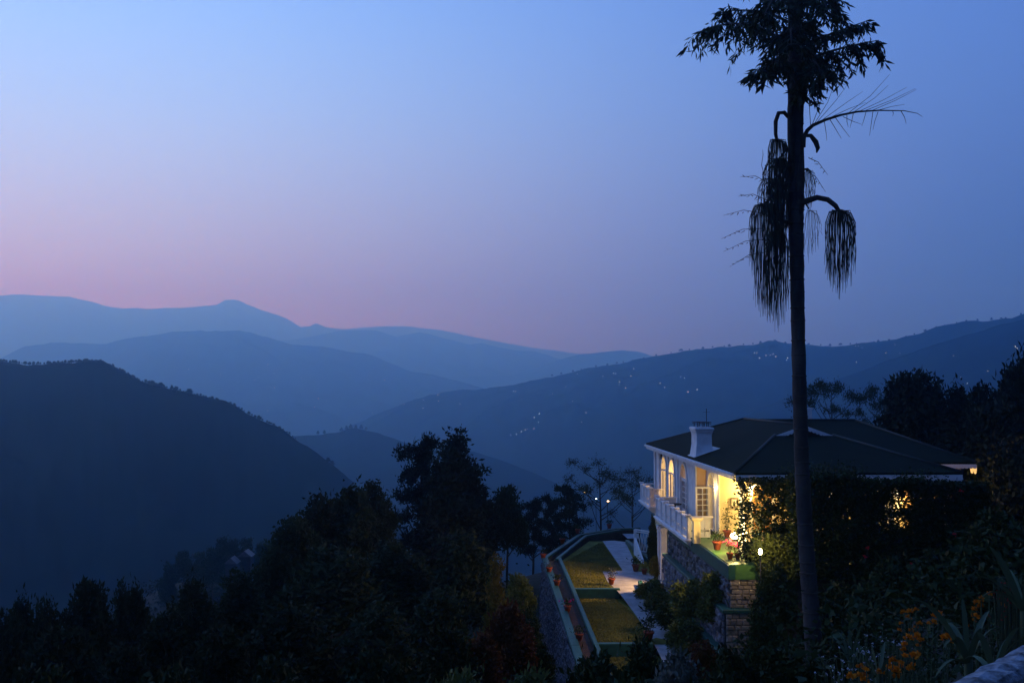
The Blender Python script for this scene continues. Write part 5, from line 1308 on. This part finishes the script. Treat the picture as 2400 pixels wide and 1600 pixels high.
for (c, D, n_, sx, sy, lb) in (((2040,1530), 9.4, 46, 34, 26, 'white flowered plant left of the marigolds'), ((1990,1570), 8.2, 40, 40, 24, 'low white flowered plant at the bottom edge'), ((2105,1505), 10.0, 16, 16, 12, 'sparse white flowers between the marigolds')):
    pts = [PD(c[0]+rg.gauss(0, sx), c[1]+rg.gauss(0, sy), D+rg.uniform(-.4, .4)) for _ in range(n_)]
    cx = sum(p.x for p in pts)/n_; cy = sum(p.y for p in pts)/n_; gz = min(gh(cx, cy), min(p.z for p in pts)-.1)
    flower_plant('white_flower_plant', (cx, cy, gz), .6, max(p.z for p in pts)-gz, pts, lb, 'leafvine', 'whitepetal', wf, 1.0, 'white flowers in the near bed', 350, (.05, .012))
pts = [PD(2365+rg.gauss(0, 24), 1405+rg.gauss(0, 26), 9+rg.uniform(-.3, .3)) for _ in range(50)]
cx = sum(p.x for p in pts)/50; cy = 9.0; gz = min(gh(cx, cy), min(p.z for p in pts)-.2)
flower_plant('red_flower_plant', (cx, cy, gz), .7, max(p.z for p in pts)-gz, pts, 'plant with tiny dull red flowers at the right edge', 'leafvine', 'red', wf, 1.1, None, 500, (.05, .014))
def strap_plant(base_px, D, tips, label, w=.045):
    b0 = PD(*base_px, D); b0.z = min(b0.z, gh(b0.x, b0.y)+.02) if False else b0.z
    e = empty('strap_leaf_plant', b0); r = random.Random(base_px[0])
    for (tx, ty, arch) in tips:
        t_ = PD(tx, ty, D+r.uniform(-.5, .5))-b0; mid = t_*.55+Vector((0, 0, arch)); side = t_.cross(Vector((0, .3, 1))); side = side.normalized() if side.length > 1e-3 else Vector((1, 0, 0))
        V = []; n_ = 10
        for i in range(n_+1):
            t = i/n_; q = mid*(2*t*(1-t))+t_*t*t; ww = w*math.sin(math.pi*min(1, .15+.85*t))**.7*.5*(1 if t < .98 else .1)
            V += [q-side*ww+Vector((0, 0, ww*.5)), q, q+side*ww+Vector((0, 0, ww*.5))]
        Fc = []
        for i in range(n_):
            a = 3*i; Fc += [(a, a+1, a+4, a+3), (a+1, a+2, a+5, a+4)]
        me = bpy.data.meshes.new('blade'); me.from_pydata([tuple(v) for v in V], [], Fc); me.update(); me.polygons.foreach_set('use_smooth', [True]*len(Fc))
        link('blade', me, M['strap'], e)
    MB().tube([(0, 0, -.3), (0, 0, .05)], .03, 6).build('stalk', M['strap'], e)
    return tag(e, label, 'plant', 'strap leaved plants in the near bed')
strap_plant((2270,1560), 7.0, [(2130,1405,.22),(2255,1400,.1),(2215,1460,.15),(2320,1430,.12),(2210,1520,.2),(2355,1480,.2),(2190,1590,.15),(2300,1470,.05),(2240,1490,.05)], 'largest strap leaved plant among the marigolds', .05)
strap_plant((2330,1590), 6.0, [(2400,1470,.15),(2290,1480,.1),(2370,1490,.08),(2420,1510,.2),(2260,1545,.12)], 'strap leaved plant just above the white wall top', .04)
strap_plant((2400,1440), 8.5, [(2318,1278,.12),(2280,1355,.2),(2420,1300,.1),(2360,1330,.1),(2300,1400,.2)], 'strap leaved plant at the right edge with one long blade', .06)
strap_plant((1995,1560), 9.5, [(1965,1480,.1),(2020,1465,.1),(1940,1490,.15),(2030,1520,.12),(1960,1530,.1),(1990,1470,.05),(1935,1550,.1)], 'slender strap leaved plant left of the white flowers', .035)
strap_plant((2060,1600), 7.6, [(2040,1510,.08),(2075,1500,.06),(2090,1540,.1),(2020,1550,.1)], 'small strap leaved plant at the bottom among white flowers', .03)
# weathered white wall top in the corner
wt = empty('white_parapet', PD(2400, 1560, 5.2)); bpy.context.view_layer.update()
a_ = PD(2150, 1668, 4.4); b_ = PD(2520, 1470, 5.8)
n_ = 26; V = []; Fc = []; r = random.Random(4); d_ = (b_-a_).normalized(); sd = d_.cross(Vector((0, 0, 1))).normalized()
for i in range(n_+1):
    c = a_.lerp(b_, i/n_)
    for (o_, z_) in ((-.09, -.5), (-.095, -.03), (-.07, .0), (0, .012), (.07, 0), (.095, -.03), (.09, -.5)):
        V.append(c+sd*(o_+r.uniform(-.006, .006))+Vector((0, 0, z_+r.uniform(-.006, .006))))
for i in range(n_):
    for k in range(6): Fc.append((i*7+k, i*7+k+1, (i+1)*7+k+1, (i+1)*7+k))
me = bpy.data.meshes.new('wall_top'); me.from_pydata([tuple(v) for v in V], [], Fc); me.update()
M['oldwhite'] = material('old_whitewash', (.34,.33,.33), (.08,.075,.07), 12, .9, .5, bscale=40)
place_in(link('wall_top', me, M['oldwhite']), wt)
place_in(MB().beam(a_-Vector((0, 0, 1.2)), b_-Vector((0, 0, 1.2)), .16, 1.5).build('wall_core', M['oldwhite']), wt)
tag(wt, 'weathered white wall top crossing the bottom right corner', 'wall')

# ------------------------------------------------------------------ air
hz = MB().box(-13900, 13900, -2900, 12080, -640, 1250)
hazem = bpy.data.materials.new('haze_air'); hazem.use_nodes = True; hn = hazem.node_tree
hn.nodes.remove(hn.nodes['Principled BSDF']); pv = hn.nodes.new('ShaderNodeVolumePrincipled')
pv.inputs['Color'].default_value = (.31, .64, 1, 1); pv.inputs['Density'].default_value = HAZE
pv.inputs['Absorption Color'].default_value = (1, 1, 1, 1)
pv.inputs['Anisotropy'].default_value = .8
hn.links.new(pv.outputs[0], hn.nodes['Material Output'].inputs['Volume'])
tag(hz.build('haze', hazem), 'thin blue evening haze filling the valleys', 'haze', kind='stuff')
